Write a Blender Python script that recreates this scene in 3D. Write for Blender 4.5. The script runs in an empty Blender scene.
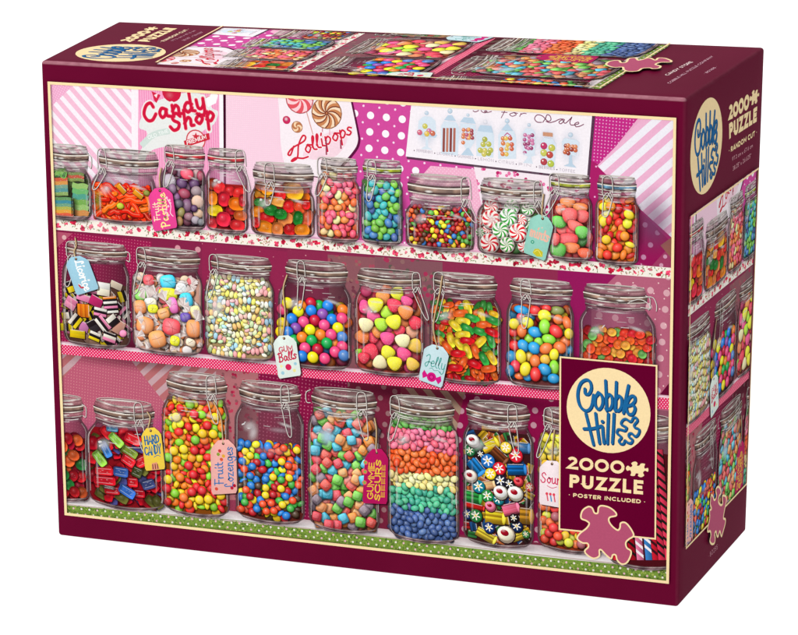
import bpy, math, random
import numpy as np

# ------------------------------------------------------------------ camera, world, lights, exposure
scene = bpy.context.scene
col = scene.collection
cam_data = bpy.data.cameras.new('camera')
cam = bpy.data.objects.new('camera', cam_data)
col.objects.link(cam)
cam.location = (0.90336, -1.88472, 0.69736)
cam.rotation_euler = (1.301025, 0.0151136, 0.3512951)
cam_data.sensor_width = 36.0
cam_data.lens = 180.22
cam_data.clip_start = 0.05
cam_data.clip_end = 200.0
scene.camera = cam

world = bpy.data.worlds.new('World')
scene.world = world
world.use_nodes = True
wbg = world.node_tree.nodes['Background']
wbg.inputs['Color'].default_value = (1.0, 0.985, 0.97, 1)
wbg.inputs['Strength'].default_value = 0.25

def softbox(name, loc, target, sx, sy, power, color):
    ld = bpy.data.lights.new(name, 'AREA')
    ld.shape = 'RECTANGLE'; ld.size = sx; ld.size_y = sy
    ld.energy = power; ld.color = color
    ob = bpy.data.objects.new(name, ld); col.objects.link(ob)
    ob.location = loc
    d = np.array(target, float) - np.array(loc, float)
    d /= np.linalg.norm(d)
    from mathutils import Vector
    ob.rotation_euler = Vector(d).to_track_quat('-Z', 'Y').to_euler()
    return ob
softbox('key_softbox', (-0.9, -2.4, 1.3), (0.15, 0, 0.13), 1.2, 1.2, 43.0, (1.0, 0.985, 0.96))
softbox('top_softbox', (-0.1, 0.9, 1.7), (0.18, 0.06, 0.26), 1.4, 0.9, 29.0, (1.0, 0.98, 0.98))

softbox('rear_sheen_fill', (-1.0, 2.9, 1.15), (0.18, 0.06, 0.26), 3.4, 1.3, 12.0, (1.0, 0.97, 0.98))  # added unseen lamp, low behind the box, for sheen on its top

scene.view_settings.view_transform = 'Standard'
scene.view_settings.look = 'None'
scene.view_settings.exposure = 0.0
scene.view_settings.gamma = 1.0
scene.render.engine = 'CYCLES'
scene.cycles.transparent_max_bounces = 48
scene.cycles.max_bounces = 6

random.seed(7)
RNG = random.Random(11)

# ------------------------------------------------------------------ the box: its eight corners, measured in mm
FTL, FTR = (3.2, 0, 266.7), (358.8, 0, 267.9)
FBL, FBR = (2.2, 0, 1.1), (355.6, 0, -2.4)
BTL, BTR = (-2.5, 113, 266.0), (365.0, 128, 269.2)
BBL, BBR = (-1.0, 116, 2.2), (358.6, 122, 0.8)
MM = 0.001
CORN = np.array([[[FBL, FTL], [BBL, BTL]], [[FBR, FTR], [BBR, BTR]]], float)   # [x][y][z]

def s2l(c):
    c = np.clip(np.asarray(c, float) / 255.0, 0, 1)
    return np.where(c <= 0.04045, c / 12.92, ((c + 0.055) / 1.055) ** 2.4)

# ------------------------------------------------------------------ materials
def ink_material():
    m = bpy.data.materials.new('printed_card'); m.use_nodes = True
    nt = m.node_tree; n = nt.nodes; l = nt.links
    out = n['Material Output']; bs = n['Principled BSDF']
    at = n.new('ShaderNodeAttribute'); at.attribute_name = 'ink'
    tc = n.new('ShaderNodeTexCoord')
    nz = n.new('ShaderNodeTexNoise'); nz.inputs['Scale'].default_value = 900; nz.inputs['Detail'].default_value = 3
    l.new(tc.outputs['Object'], nz.inputs['Vector'])
    mr = n.new('ShaderNodeMapRange'); mr.inputs['To Min'].default_value = 0.90; mr.inputs['To Max'].default_value = 1.08
    l.new(nz.outputs['Fac'], mr.inputs['Value'])
    mx = n.new('ShaderNodeVectorMath'); mx.operation = 'SCALE'
    l.new(at.outputs['Color'], mx.inputs[0]); l.new(mr.outputs['Result'], mx.inputs['Scale'])
    l.new(mx.outputs['Vector'], bs.inputs['Base Color'])
    bs.inputs['Roughness'].default_value = 0.38
    bs.inputs['Specular IOR Level'].default_value = 0.0025
    tr = n.new('ShaderNodeBsdfTransparent'); mix = n.new('ShaderNodeMixShader')
    l.new(at.outputs['Alpha'], mix.inputs['Fac'])
    l.new(tr.outputs['BSDF'], mix.inputs[1]); l.new(bs.outputs['BSDF'], mix.inputs[2])
    l.new(mix.outputs['Shader'], out.inputs['Surface'])
    return m

def card_material():
    m = bpy.data.materials.new('maroon_card'); m.use_nodes = True
    nt = m.node_tree; n = nt.nodes; l = nt.links
    bs = n['Principled BSDF']
    tc = n.new('ShaderNodeTexCoord')
    nz = n.new('ShaderNodeTexNoise'); nz.inputs['Scale'].default_value = 14; nz.inputs['Detail'].default_value = 6
    l.new(tc.outputs['Object'], nz.inputs['Vector'])
    cr = n.new('ShaderNodeValToRGB')
    a = s2l((95, 10, 42)) ; b = s2l((101, 12, 46))
    cr.color_ramp.elements[0].color = (*a, 1); cr.color_ramp.elements[1].color = (*b, 1)
    cr.color_ramp.elements[0].position = 0.35; cr.color_ramp.elements[1].position = 0.65
    l.new(nz.outputs['Fac'], cr.inputs['Fac'])
    wa = n.new('ShaderNodeAttribute'); wa.attribute_name = 'edge_highlight'  # mask of the highlight painted on the rounded edges
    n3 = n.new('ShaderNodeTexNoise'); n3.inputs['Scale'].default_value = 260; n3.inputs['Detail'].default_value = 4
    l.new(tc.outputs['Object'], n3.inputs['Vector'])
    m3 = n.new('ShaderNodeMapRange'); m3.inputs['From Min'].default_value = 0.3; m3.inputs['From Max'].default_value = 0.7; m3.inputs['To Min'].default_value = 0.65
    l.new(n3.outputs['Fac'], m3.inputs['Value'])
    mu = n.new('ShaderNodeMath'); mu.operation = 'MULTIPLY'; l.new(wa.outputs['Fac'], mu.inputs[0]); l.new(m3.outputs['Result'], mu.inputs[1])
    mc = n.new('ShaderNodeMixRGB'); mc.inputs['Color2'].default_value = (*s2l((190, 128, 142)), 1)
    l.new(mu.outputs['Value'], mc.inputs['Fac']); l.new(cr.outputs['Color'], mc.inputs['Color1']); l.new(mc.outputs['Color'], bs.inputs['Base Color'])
    bs.inputs['Roughness'].default_value = 0.36
    bs.inputs['Specular IOR Level'].default_value = 0.0025
    n2 = n.new('ShaderNodeTexNoise'); n2.inputs['Scale'].default_value = 600
    l.new(tc.outputs['Object'], n2.inputs['Vector'])
    bp = n.new('ShaderNodeBump'); bp.inputs['Strength'].default_value = 0.03; bp.inputs['Distance'].default_value = 0.0003
    l.new(n2.outputs['Fac'], bp.inputs['Height']); l.new(bp.outputs['Normal'], bs.inputs['Normal'])
    return m

def glow_ground_material():
    m = bpy.data.materials.new('white_ground_glow'); m.use_nodes = True
    nt = m.node_tree; n = nt.nodes; l = nt.links
    bs = n['Principled BSDF']
    tc = n.new('ShaderNodeTexCoord')
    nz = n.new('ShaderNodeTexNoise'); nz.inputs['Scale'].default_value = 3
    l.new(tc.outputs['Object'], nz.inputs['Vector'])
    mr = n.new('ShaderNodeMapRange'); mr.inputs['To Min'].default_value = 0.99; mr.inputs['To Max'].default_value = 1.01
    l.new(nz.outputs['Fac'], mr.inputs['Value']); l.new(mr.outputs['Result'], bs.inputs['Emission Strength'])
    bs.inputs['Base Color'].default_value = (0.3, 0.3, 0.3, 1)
    bs.inputs['Emission Color'].default_value = (1, 1, 1, 1)  # emission added so the ground renders pure white without contact shadow
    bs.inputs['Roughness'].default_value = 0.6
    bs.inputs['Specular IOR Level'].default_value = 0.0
    return m
INK, CARD, GLOW_GROUND = ink_material(), card_material(), glow_ground_material()

# ------------------------------------------------------------------ helpers
def link_mesh(name, verts, faces, mat, parent=None):
    me = bpy.data.meshes.new(name)
    me.from_pydata(verts, [], faces); me.update()
    me.materials.append(mat)
    o = bpy.data.objects.new(name, me); col.objects.link(o)
    if parent: o.parent = parent
    return o

def homography(src, dst):
    A = []
    for (x, y), (u, v) in zip(src, dst):
        A.append([x, y, 1, 0, 0, 0, -u * x, -u * y]); A.append([0, 0, 0, x, y, 1, -v * x, -v * y])
    b = np.array([c for p in dst for c in p], float)
    h = np.linalg.solve(np.array(A, float), b)
    return np.append(h, 1).reshape(3, 3)
def hmap(Hm, P):
    P = np.asarray(P, float)
    sh = P.shape
    q = np.concatenate([P.reshape(-1, 2), np.ones((P.size // 2, 1))], 1) @ Hm.T
    return (q[:, :2] / q[:, 2:3]).reshape(sh)

def catmull(pts, closed=False, sub=5):
    P = [np.array(p, float) for p in pts]
    n = len(P)
    if n < 3: return np.array(P)
    out = []
    rng = range(n) if closed else range(n - 1)
    for i in rng:
        if closed: a, b, c, d = P[(i - 1) % n], P[i], P[(i + 1) % n], P[(i + 2) % n]
        else: a, b, c, d = P[max(i - 1, 0)], P[i], P[i + 1], P[min(i + 2, n - 1)]
        for k in range(sub):
            t = k / sub
            out.append(0.5 * ((2 * b) + (-a + c) * t + (2 * a - 5 * b + 4 * c - d) * t * t + (-a + 3 * b - 3 * c + d) * t ** 3))
    if not closed: out.append(P[-1])
    return np.array(out)

def earclip(P):
    """triangulate a simple polygon, returns index triples"""
    P = np.asarray(P, float); n = len(P)
    idx = list(range(n))
    area = 0.5 * sum(P[i][0] * P[(i + 1) % n][1] - P[(i + 1) % n][0] * P[i][1] for i in range(n))
    if area < 0: idx.reverse()
    def cr(a, b, c): return (b[0] - a[0]) * (c[1] - a[1]) - (b[1] - a[1]) * (c[0] - a[0])
    tris = []; guard = 0
    while len(idx) > 3 and guard < 5000:
        guard += 1; done = False
        for k in range(len(idx)):
            i, j, l = idx[k - 1], idx[k], idx[(k + 1) % len(idx)]
            a, b, c = P[i], P[j], P[l]
            if cr(a, b, c) <= 1e-12: continue
            bad = False
            for m in idx:
                if m in (i, j, l): continue
                p = P[m]
                if cr(a, b, p) >= 0 and cr(b, c, p) >= 0 and cr(c, a, p) >= 0: bad = True; break
            if bad: continue
            tris.append((i, j, l)); idx.pop(k); done = True; break
        if not done: idx.pop(0)
    if len(idx) == 3: tris.append(tuple(idx))
    return tris

def clip_convex(poly, region):
    out = [tuple(p) for p in poly]
    m = len(region)
    ar = sum(region[i][0] * region[(i + 1) % m][1] - region[(i + 1) % m][0] * region[i][1] for i in range(m))
    sg = 1 if ar > 0 else -1
    for i in range(m):
        a, b = region[i], region[(i + 1) % m]
        def side(p): return sg * ((b[0] - a[0]) * (p[1] - a[1]) - (b[1] - a[1]) * (p[0] - a[0]))
        res = []
        for k in range(len(out)):
            p, q = out[k - 1], out[k]
            sp, sq = side(p), side(q)
            if sp * sq < 0:
                t = sp / (sp - sq); res.append((p[0] + (q[0] - p[0]) * t, p[1] + (q[1] - p[1]) * t))
            if sq >= 0: res.append(q)
        out = res
        if len(out) < 3: return []
    return out

def mixc(a, b, t):
    return tuple(a[i] * (1 - t) + b[i] * t for i in range(3))
def mul(c, f): return tuple(min(255, v * f) for v in c[:3])

class Art:
    """a flat printed design: coloured triangles sorted in thin layers of ink, each belonging to one element"""
    def __init__(self):
        self.P = []; self.C = []; self.rad = []; self.dep = []; self.box = []; self.elem = []; self.elements = []; self.cur = 0
    def element(self, name, label=None):
        self.elements.append((name, label)); self.cur = len(self.elements) - 1; return self.cur
    def op(self, P, C, dep=1):
        P = np.asarray(P, float); C = np.asarray(C, float)
        if len(P) == 0: return
        self.P.append(P); self.C.append(C); self.elem.append(self.cur)
        b = (P[..., 0].min(), P[..., 1].min(), P[..., 0].max(), P[..., 1].max())
        self.box.append(b); c = np.array([(b[0] + b[2]) / 2, (b[1] + b[3]) / 2])
        self.rad.append((c[0], c[1], math.sqrt(((P.reshape(-1, 2) - c) ** 2).sum(1).max()))); self.dep.append(dep)
    # --- primitives; colours are 0-255 sRGB, optional 4th value is the opacity 0-1
    @staticmethod
    def rgba(c):
        return (c[0], c[1], c[2], c[3] if len(c) > 3 else 1.0)
    def poly(self, pts, c, tri=None):
        pts = np.asarray(pts, float)
        if len(pts) < 3: return
        if tri is None:
            T = [(0, i, i + 1) for i in range(1, len(pts) - 1)]
        else: T = tri
        T = np.array(T)
        if isinstance(c, list): cc = np.array([self.rgba(k) for k in c], float)[T]
        else: cc = np.broadcast_to(np.array(self.rgba(c), float), (len(T), 3, 4))
        self.op(pts[T], cc)
    def shape(self, pts, c): self.poly(pts, c, earclip(pts))
    def polys(self, plist, c):
        PP = []; CC = []
        for k, pts in enumerate(plist):
            if len(pts) < 3: continue
            pts = np.asarray(pts, float)
            T = np.array([(0, i, i + 1) for i in range(1, len(pts) - 1)])
            PP.append(pts[T]); cc = c[k] if isinstance(c, list) else c
            CC.append(np.broadcast_to(np.array(self.rgba(cc), float), (len(T), 3, 4)))
        if PP: self.op(np.concatenate(PP), np.concatenate(CC))
    def rings(self, ringpts, ringcols, center, ccol):
        """concentric rings, outermost first"""
        n = len(ringpts[0]); P = []; C = []
        for k in range(len(ringpts) - 1):
            A, B = ringpts[k], ringpts[k + 1]
            ca, cb = ringcols[k], ringcols[k + 1]
            for arr, colr in (((A, np.roll(A, -1, 0), B), (ca, np.roll(ca, -1, 0), cb)), ((np.roll(A, -1, 0), np.roll(B, -1, 0), B), (np.roll(ca, -1, 0), np.roll(cb, -1, 0), cb))):
                P.append(np.stack(arr, 1)); C.append(np.stack(colr, 1))
        A = ringpts[-1]; ca = ringcols[-1]
        P.append(np.stack([A, np.roll(A, -1, 0), np.broadcast_to(center, A.shape)], 1))
        C.append(np.stack([ca, np.roll(ca, -1, 0), np.broadcast_to(np.array(ccol, float), ca.shape)], 1))
        self.op(np.concatenate(P), np.concatenate(C))
    def blob(self, cx, cy, rx, ry, ang=0, c=(255, 0, 0), edge=0.55, top=1.25, n=None, ex=2.0, taper=0.0, lx=-0.25, ly=-0.3, gloss=0.0, sugar=0, shadow=True, alpha=1.0, gel=False):
        n = n or (14 if max(rx, ry) > 2.2 else 10)
        t = np.arange(n) * 2 * math.pi / n + 0.2
        ct, st = np.cos(t), np.sin(t)
        if ex != 2.0:
            f = (np.abs(ct) ** ex + np.abs(st) ** ex) ** (-1.0 / ex)
        else: f = np.ones(n)
        ux, uy = ct * f, st * f
        if taper: ux = ux * (1 - taper * uy)
        ca, sa = math.cos(ang), math.sin(ang)
        def pts(s, ox=0, oy=0):
            X, Y = ux * s * rx, uy * s * ry
            return np.stack([cx + ox + X * ca - Y * sa, cy + oy + X * sa + Y * ca], 1)
        r = min(rx, ry)
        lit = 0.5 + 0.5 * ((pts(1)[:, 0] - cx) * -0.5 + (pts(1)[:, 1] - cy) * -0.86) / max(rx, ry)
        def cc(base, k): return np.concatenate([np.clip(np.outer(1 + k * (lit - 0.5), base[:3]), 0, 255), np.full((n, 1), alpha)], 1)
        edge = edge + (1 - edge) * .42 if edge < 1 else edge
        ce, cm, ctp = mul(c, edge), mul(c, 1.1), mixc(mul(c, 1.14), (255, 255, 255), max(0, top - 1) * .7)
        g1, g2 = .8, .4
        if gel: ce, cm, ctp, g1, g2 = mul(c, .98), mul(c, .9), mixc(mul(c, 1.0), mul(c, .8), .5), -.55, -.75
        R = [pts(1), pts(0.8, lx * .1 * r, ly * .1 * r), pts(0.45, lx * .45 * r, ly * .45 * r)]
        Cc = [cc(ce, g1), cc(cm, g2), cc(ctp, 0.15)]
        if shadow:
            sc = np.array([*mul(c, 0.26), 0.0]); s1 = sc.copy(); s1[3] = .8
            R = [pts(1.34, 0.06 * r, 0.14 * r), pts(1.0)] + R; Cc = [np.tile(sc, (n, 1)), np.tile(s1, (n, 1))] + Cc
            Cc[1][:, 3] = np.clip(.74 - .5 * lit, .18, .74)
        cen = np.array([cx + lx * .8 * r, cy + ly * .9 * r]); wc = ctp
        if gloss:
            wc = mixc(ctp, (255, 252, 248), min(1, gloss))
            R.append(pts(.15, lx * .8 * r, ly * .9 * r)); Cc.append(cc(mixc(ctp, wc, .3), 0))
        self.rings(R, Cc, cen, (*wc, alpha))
        if sugar:
            pl = []; cl = []
            for _ in range(int(sugar * 1.5)):
                a = RNG.random() * 6.28; q = RNG.random() ** .5 * .85
                X, Y = math.cos(a) * q * rx, math.sin(a) * q * ry
                px, py = cx + X * ca - Y * sa, cy + X * sa + Y * ca
                s = 0.1 + .09 * RNG.random()
                pl.append([(px - s, py), (px, py - s), (px + s, py), (px, py + s)])
                cl.append((*mixc(c, (255, 255, 255), .35 + .4 * RNG.random()), .8) if RNG.random() < .7 else (*mul(c, 1.25), .8))
            self.polys(pl, cl)
    def glow(self, cx, cy, rx, ry, c, a, ang=0, n=20, core=0.0):
        t = np.arange(n) * 2 * math.pi / n
        ca, sa = math.cos(ang), math.sin(ang)
        R = []; K = []
        for s, q in ((1, 0), (.75, .16), (.5, .5), (.25, .86)):
            X, Y = np.cos(t) * rx * s, np.sin(t) * ry * s
            R.append(np.stack([cx + X * ca - Y * sa, cy + X * sa + Y * ca], 1)); K.append(np.tile((*c[:3], a * q), (n, 1)).astype(float))
        self.rings(R, K, np.array([cx, cy]), (*c[:3], a))
    def disc(self, cx, cy, r, c, n=12, ry=None):
        t = np.arange(n) * 2 * math.pi / n
        self.poly(np.stack([cx + r * np.cos(t), cy + (ry or r) * np.sin(t)], 1), c)
    def stroke(self, pts, w, c, smooth=False, closed=False, cap=False, w2=None):
        P = catmull(pts, closed) if smooth else np.array(pts, float)
        if closed and not smooth: pass
        n = len(P)
        if n < 2: return
        if closed:
            d1 = P - np.roll(P, 1, 0); d2 = np.roll(P, -1, 0) - P
        else:
            d = np.diff(P, axis=0); d1 = np.concatenate([d[:1], d]); d2 = np.concatenate([d, d[-1:]])
        u1 = d1 / (np.linalg.norm(d1, axis=1, keepdims=True) + 1e-9); u2 = d2 / (np.linalg.norm(d2, axis=1, keepdims=True) + 1e-9)
        t = u1 + u2; ln = np.linalg.norm(t, axis=1, keepdims=True); t = np.where(ln < 0.3, u1, t / (ln + 1e-9))
        nr = np.stack([-t[:, 1], t[:, 0]], 1)
        cosh = np.clip(np.sum(t * u1, 1, keepdims=True), 0.5, 1)
        hw = (w / 2) / cosh
        if w2 is not None: hw = hw * np.linspace(1, w2 / w, n)[:, None]
        if cap and not closed:
            P = P.copy(); P[0] -= u2[0] * w * .35; P[-1] += u1[-1] * w * .35
        A, B = P + nr * hw, P - nr * hw
        if closed: A = np.concatenate([A, A[:1]]); B = np.concatenate([B, B[:1]])
        T = np.stack([np.stack([A[:-1], A[1:], B[:-1]], 1), np.stack([A[1:], B[1:], B[:-1]], 1)], 1).reshape(-1, 3, 2)
        dep = int(min(6, max(1, math.ceil(len(T) / 14)))) if (w > 1.2 or (cap and w > .7)) and len(T) > 10 else 1
        if cap and not closed:
            for Q, U, hh in ((P[0], -u2[0], hw[0, 0]), (P[-1], u1[-1], hw[-1, 0])):
                N = np.array([-U[1], U[0]])
                a = [Q + hh * (math.cos(k) * N + math.sin(k) * U) for k in np.linspace(0, math.pi, 6)]
                T = np.concatenate([T, np.array([[a[0], a[k], a[k + 1]] for k in range(1, 5)])])
        self.op(T, np.broadcast_to(np.array(self.rgba(c), float), (len(T), 3, 4)), dep)
    def band(self, cx, h0, h1, y0, y1, sag, c0, c1, streak=None, n=18):
        """horizontal band of a round jar: half widths h0,h1 at heights y0,y1, sagging in the middle"""
        xs = np.linspace(-1, 1, n + 1)
        s = sag * (1 - xs ** 2)
        A = np.stack([cx + xs * h0, y0 + s], 1); B = np.stack([cx + xs * h1, y1 + s], 1)
        f = streak(xs) if streak is not None else np.ones(n + 1)
        def cc(c):
            c = self.rgba(c); k = np.clip(np.outer(f, c[:3]), 0, 255)
            return np.concatenate([k, np.full((n + 1, 1), c[3])], 1)
        CA, CB = cc(c0), cc(c1)
        P = np.concatenate([np.stack([A[:-1], A[1:], B[:-1]], 1), np.stack([A[1:], B[1:], B[:-1]], 1)])
        C = np.concatenate([np.stack([CA[:-1], CA[1:], CB[:-1]], 1), np.stack([CA[1:], CB[1:], CB[:-1]], 1)])
        self.op(P, C)
    def strip(self, A, B, ca, cb):
        A = np.asarray(A, float); B = np.asarray(B, float); n = len(A)
        ca = np.array(self.rgba(ca), float); cb = np.array(self.rgba(cb), float)
        P = np.concatenate([np.stack([A[:-1], A[1:], B[:-1]], 1), np.stack([A[1:], B[1:], B[:-1]], 1)])
        m = n - 1
        C = np.concatenate([np.tile(np.stack([ca, ca, cb]), (m, 1, 1)), np.tile(np.stack([ca, cb, cb]), (m, 1, 1))])
        self.op(P, C)
    # --- layering and emission
    def layers(self):
        B = np.array(self.box); n = len(B); L = np.zeros(n, int); G = np.array(self.rad); D = np.array(self.dep)
        X0, Y0, X1, Y1 = B.T; T = np.zeros(n, int); T[0] = D[0]
        for i in range(1, n):
            m = np.nonzero((X0[:i] < X1[i]) & (X1[:i] > X0[i]) & (Y0[:i] < Y1[i]) & (Y1[:i] > Y0[i]))[0]
            if len(m):
                m = m[np.hypot(G[m, 0] - G[i, 0], G[m, 1] - G[i, 1]) < G[m, 2] + G[i, 2]]
                if len(m): L[i] = T[m].max()
            T[i] = L[i] + D[i]
        return L
    def emit(self, parent, crop, mapper, step, maxlen=None, base_part=None, prefix_z=0.0):
        """crop: x0,y0,x1,y1 or None; mapper: (N,2)->(N,3) mm with outward normal; element 0 is the part, the others its sub-parts"""
        if not hasattr(self, 'L'): self.L = self.layers()
        Lmax = 0
        byelem = {}
        for k, (P, C, e) in enumerate(zip(self.P, self.C, self.elem)):
            if crop is not None:
                x0, y0, x1, y1 = crop; b = self.box[k]
                if b[0] >= x1 or b[2] <= x0 or b[1] >= y1 or b[3] <= y0: continue
                if b[0] < x0 or b[2] > x1 or b[1] < y0 or b[3] > y1:
                    P, C = clip_tris(P, C, crop)
                    if len(P) == 0: continue
            Lk = np.full(len(P), float(self.L[k]))
            if self.dep[k] > 1 and len(P) == len(self.P[k]): Lk += np.arange(len(P)) / len(P) * (self.dep[k] - 1)
            byelem.setdefault(e, []).append((P, C, Lk)); Lmax = max(Lmax, self.L[k] + self.dep[k])
        made = {}
        for e in sorted(byelem):
            P = np.concatenate([a[0] for a in byelem[e]]); C = np.concatenate([a[1] for a in byelem[e]]); L = np.concatenate([a[2] for a in byelem[e]])
            if e != 0 and crop is not None:
                ar = 0.5 * np.abs((P[:, 1, 0] - P[:, 0, 0]) * (P[:, 2, 1] - P[:, 0, 1]) - (P[:, 1, 1] - P[:, 0, 1]) * (P[:, 2, 0] - P[:, 0, 0])).sum()
                if ar < 3: continue
            if maxlen:
                P, C, L = split_long(P, C, L, maxlen)
            pos, nrm = mapper(P.reshape(-1, 2))
            pos = pos + nrm * (prefix_z + step * np.repeat(L, 3)[:, None])
            # keep every face turned outwards
            pos = pos.reshape(-1, 3, 3); cr = np.cross(pos[:, 1] - pos[:, 0], pos[:, 2] - pos[:, 0]); nf = nrm.reshape(-1, 3, 3)[:, 0]
            flip = np.sum(cr * nf, 1) < 0
            pos[flip] = pos[flip][:, ::-1]; C = C.copy(); C[flip] = C[flip][:, ::-1]
            pos = pos.reshape(-1, 3) * MM
            nm, lab = self.elements[e]
            me = bpy.data.meshes.new(nm); nv = len(pos); nt = nv // 3
            me.vertices.add(nv); me.vertices.foreach_set('co', pos.ravel().astype(np.float32))
            me.loops.add(nv); me.loops.foreach_set('vertex_index', np.arange(nv, dtype=np.int32))
            me.polygons.add(nt); me.polygons.foreach_set('loop_start', np.arange(0, nv, 3, dtype=np.int32)); me.polygons.foreach_set('loop_total', np.full(nt, 3, np.int32))
            me.update()
            cc = C.reshape(-1, 4); lin = np.concatenate([s2l(cc[:, :3]) * .9, cc[:, 3:4]], 1).astype(np.float32)
            at = me.color_attributes.new('ink', 'FLOAT_COLOR', 'POINT'); at.data.foreach_set('color', lin.ravel())
            me.materials.append(INK)
            o = bpy.data.objects.new(nm, me); col.objects.link(o)
            if lab: o['label'] = lab
            made[e] = o
            o.parent = parent if (e == 0 or 0 not in made) else made[0]
        print('LAYERS', self.elements[0][0], Lmax, Lmax * step)
        return made, Lmax

def clip_tris(P, C, crop):
    x0, y0, x1, y1 = crop
    V = np.concatenate([P, C], 2)
    inside = (P[..., 0] >= x0) & (P[..., 0] <= x1) & (P[..., 1] >= y0) & (P[..., 1] <= y1)
    full = inside.all(1)
    out = (P[..., 0] < x0).all(1) | (P[..., 0] > x1).all(1) | (P[..., 1] < y0).all(1) | (P[..., 1] > y1).all(1)
    res = [V[full]]; extra = []
    for T in V[~full & ~out]:
        poly = list(T)
        for ax, lim, sg in ((0, x0, 1), (0, x1, -1), (1, y0, 1), (1, y1, -1)):
            nw = []
            for k in range(len(poly)):
                p, q = poly[k - 1], poly[k]
                a, b = sg * (p[ax] - lim), sg * (q[ax] - lim)
                if a * b < 0: nw.append(p + (q - p) * (a / (a - b)))
                if b >= 0: nw.append(q)
            poly = nw
            if len(poly) < 3: break
        if len(poly) >= 3:
            for k in range(1, len(poly) - 1): extra.append([poly[0], poly[k], poly[k + 1]])
    if extra: res.append(np.array(extra))
    V = np.concatenate(res)
    return V[..., :2], V[..., 2:]

def split_long(P, C, L, m):
    for _ in range(14):
        d = np.stack([np.linalg.norm(P[:, 0] - P[:, 1], axis=1), np.linalg.norm(P[:, 1] - P[:, 2], axis=1), np.linalg.norm(P[:, 2] - P[:, 0], axis=1)], 1)
        big = d.max(1) > m
        if not big.any(): break
        k = d[big].argmax(1); r = np.arange(len(k))
        Pb, Cb, Lb = P[big], C[big], L[big]
        i, j, o = k, (k + 1) % 3, (k + 2) % 3
        Pi, Pj, Po = Pb[r, i], Pb[r, j], Pb[r, o]; Ci, Cj, Co = Cb[r, i], Cb[r, j], Cb[r, o]
        Pm, Cm = (Pi + Pj) / 2, (Ci + Cj) / 2
        P = np.concatenate([P[~big], np.stack([Pi, Pm, Po], 1), np.stack([Pm, Pj, Po], 1)])
        C = np.concatenate([C[~big], np.stack([Ci, Cm, Co], 1), np.stack([Cm, Cj, Co], 1)])
        L = np.concatenate([L[~big], Lb, Lb])
    return P, C, L

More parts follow.
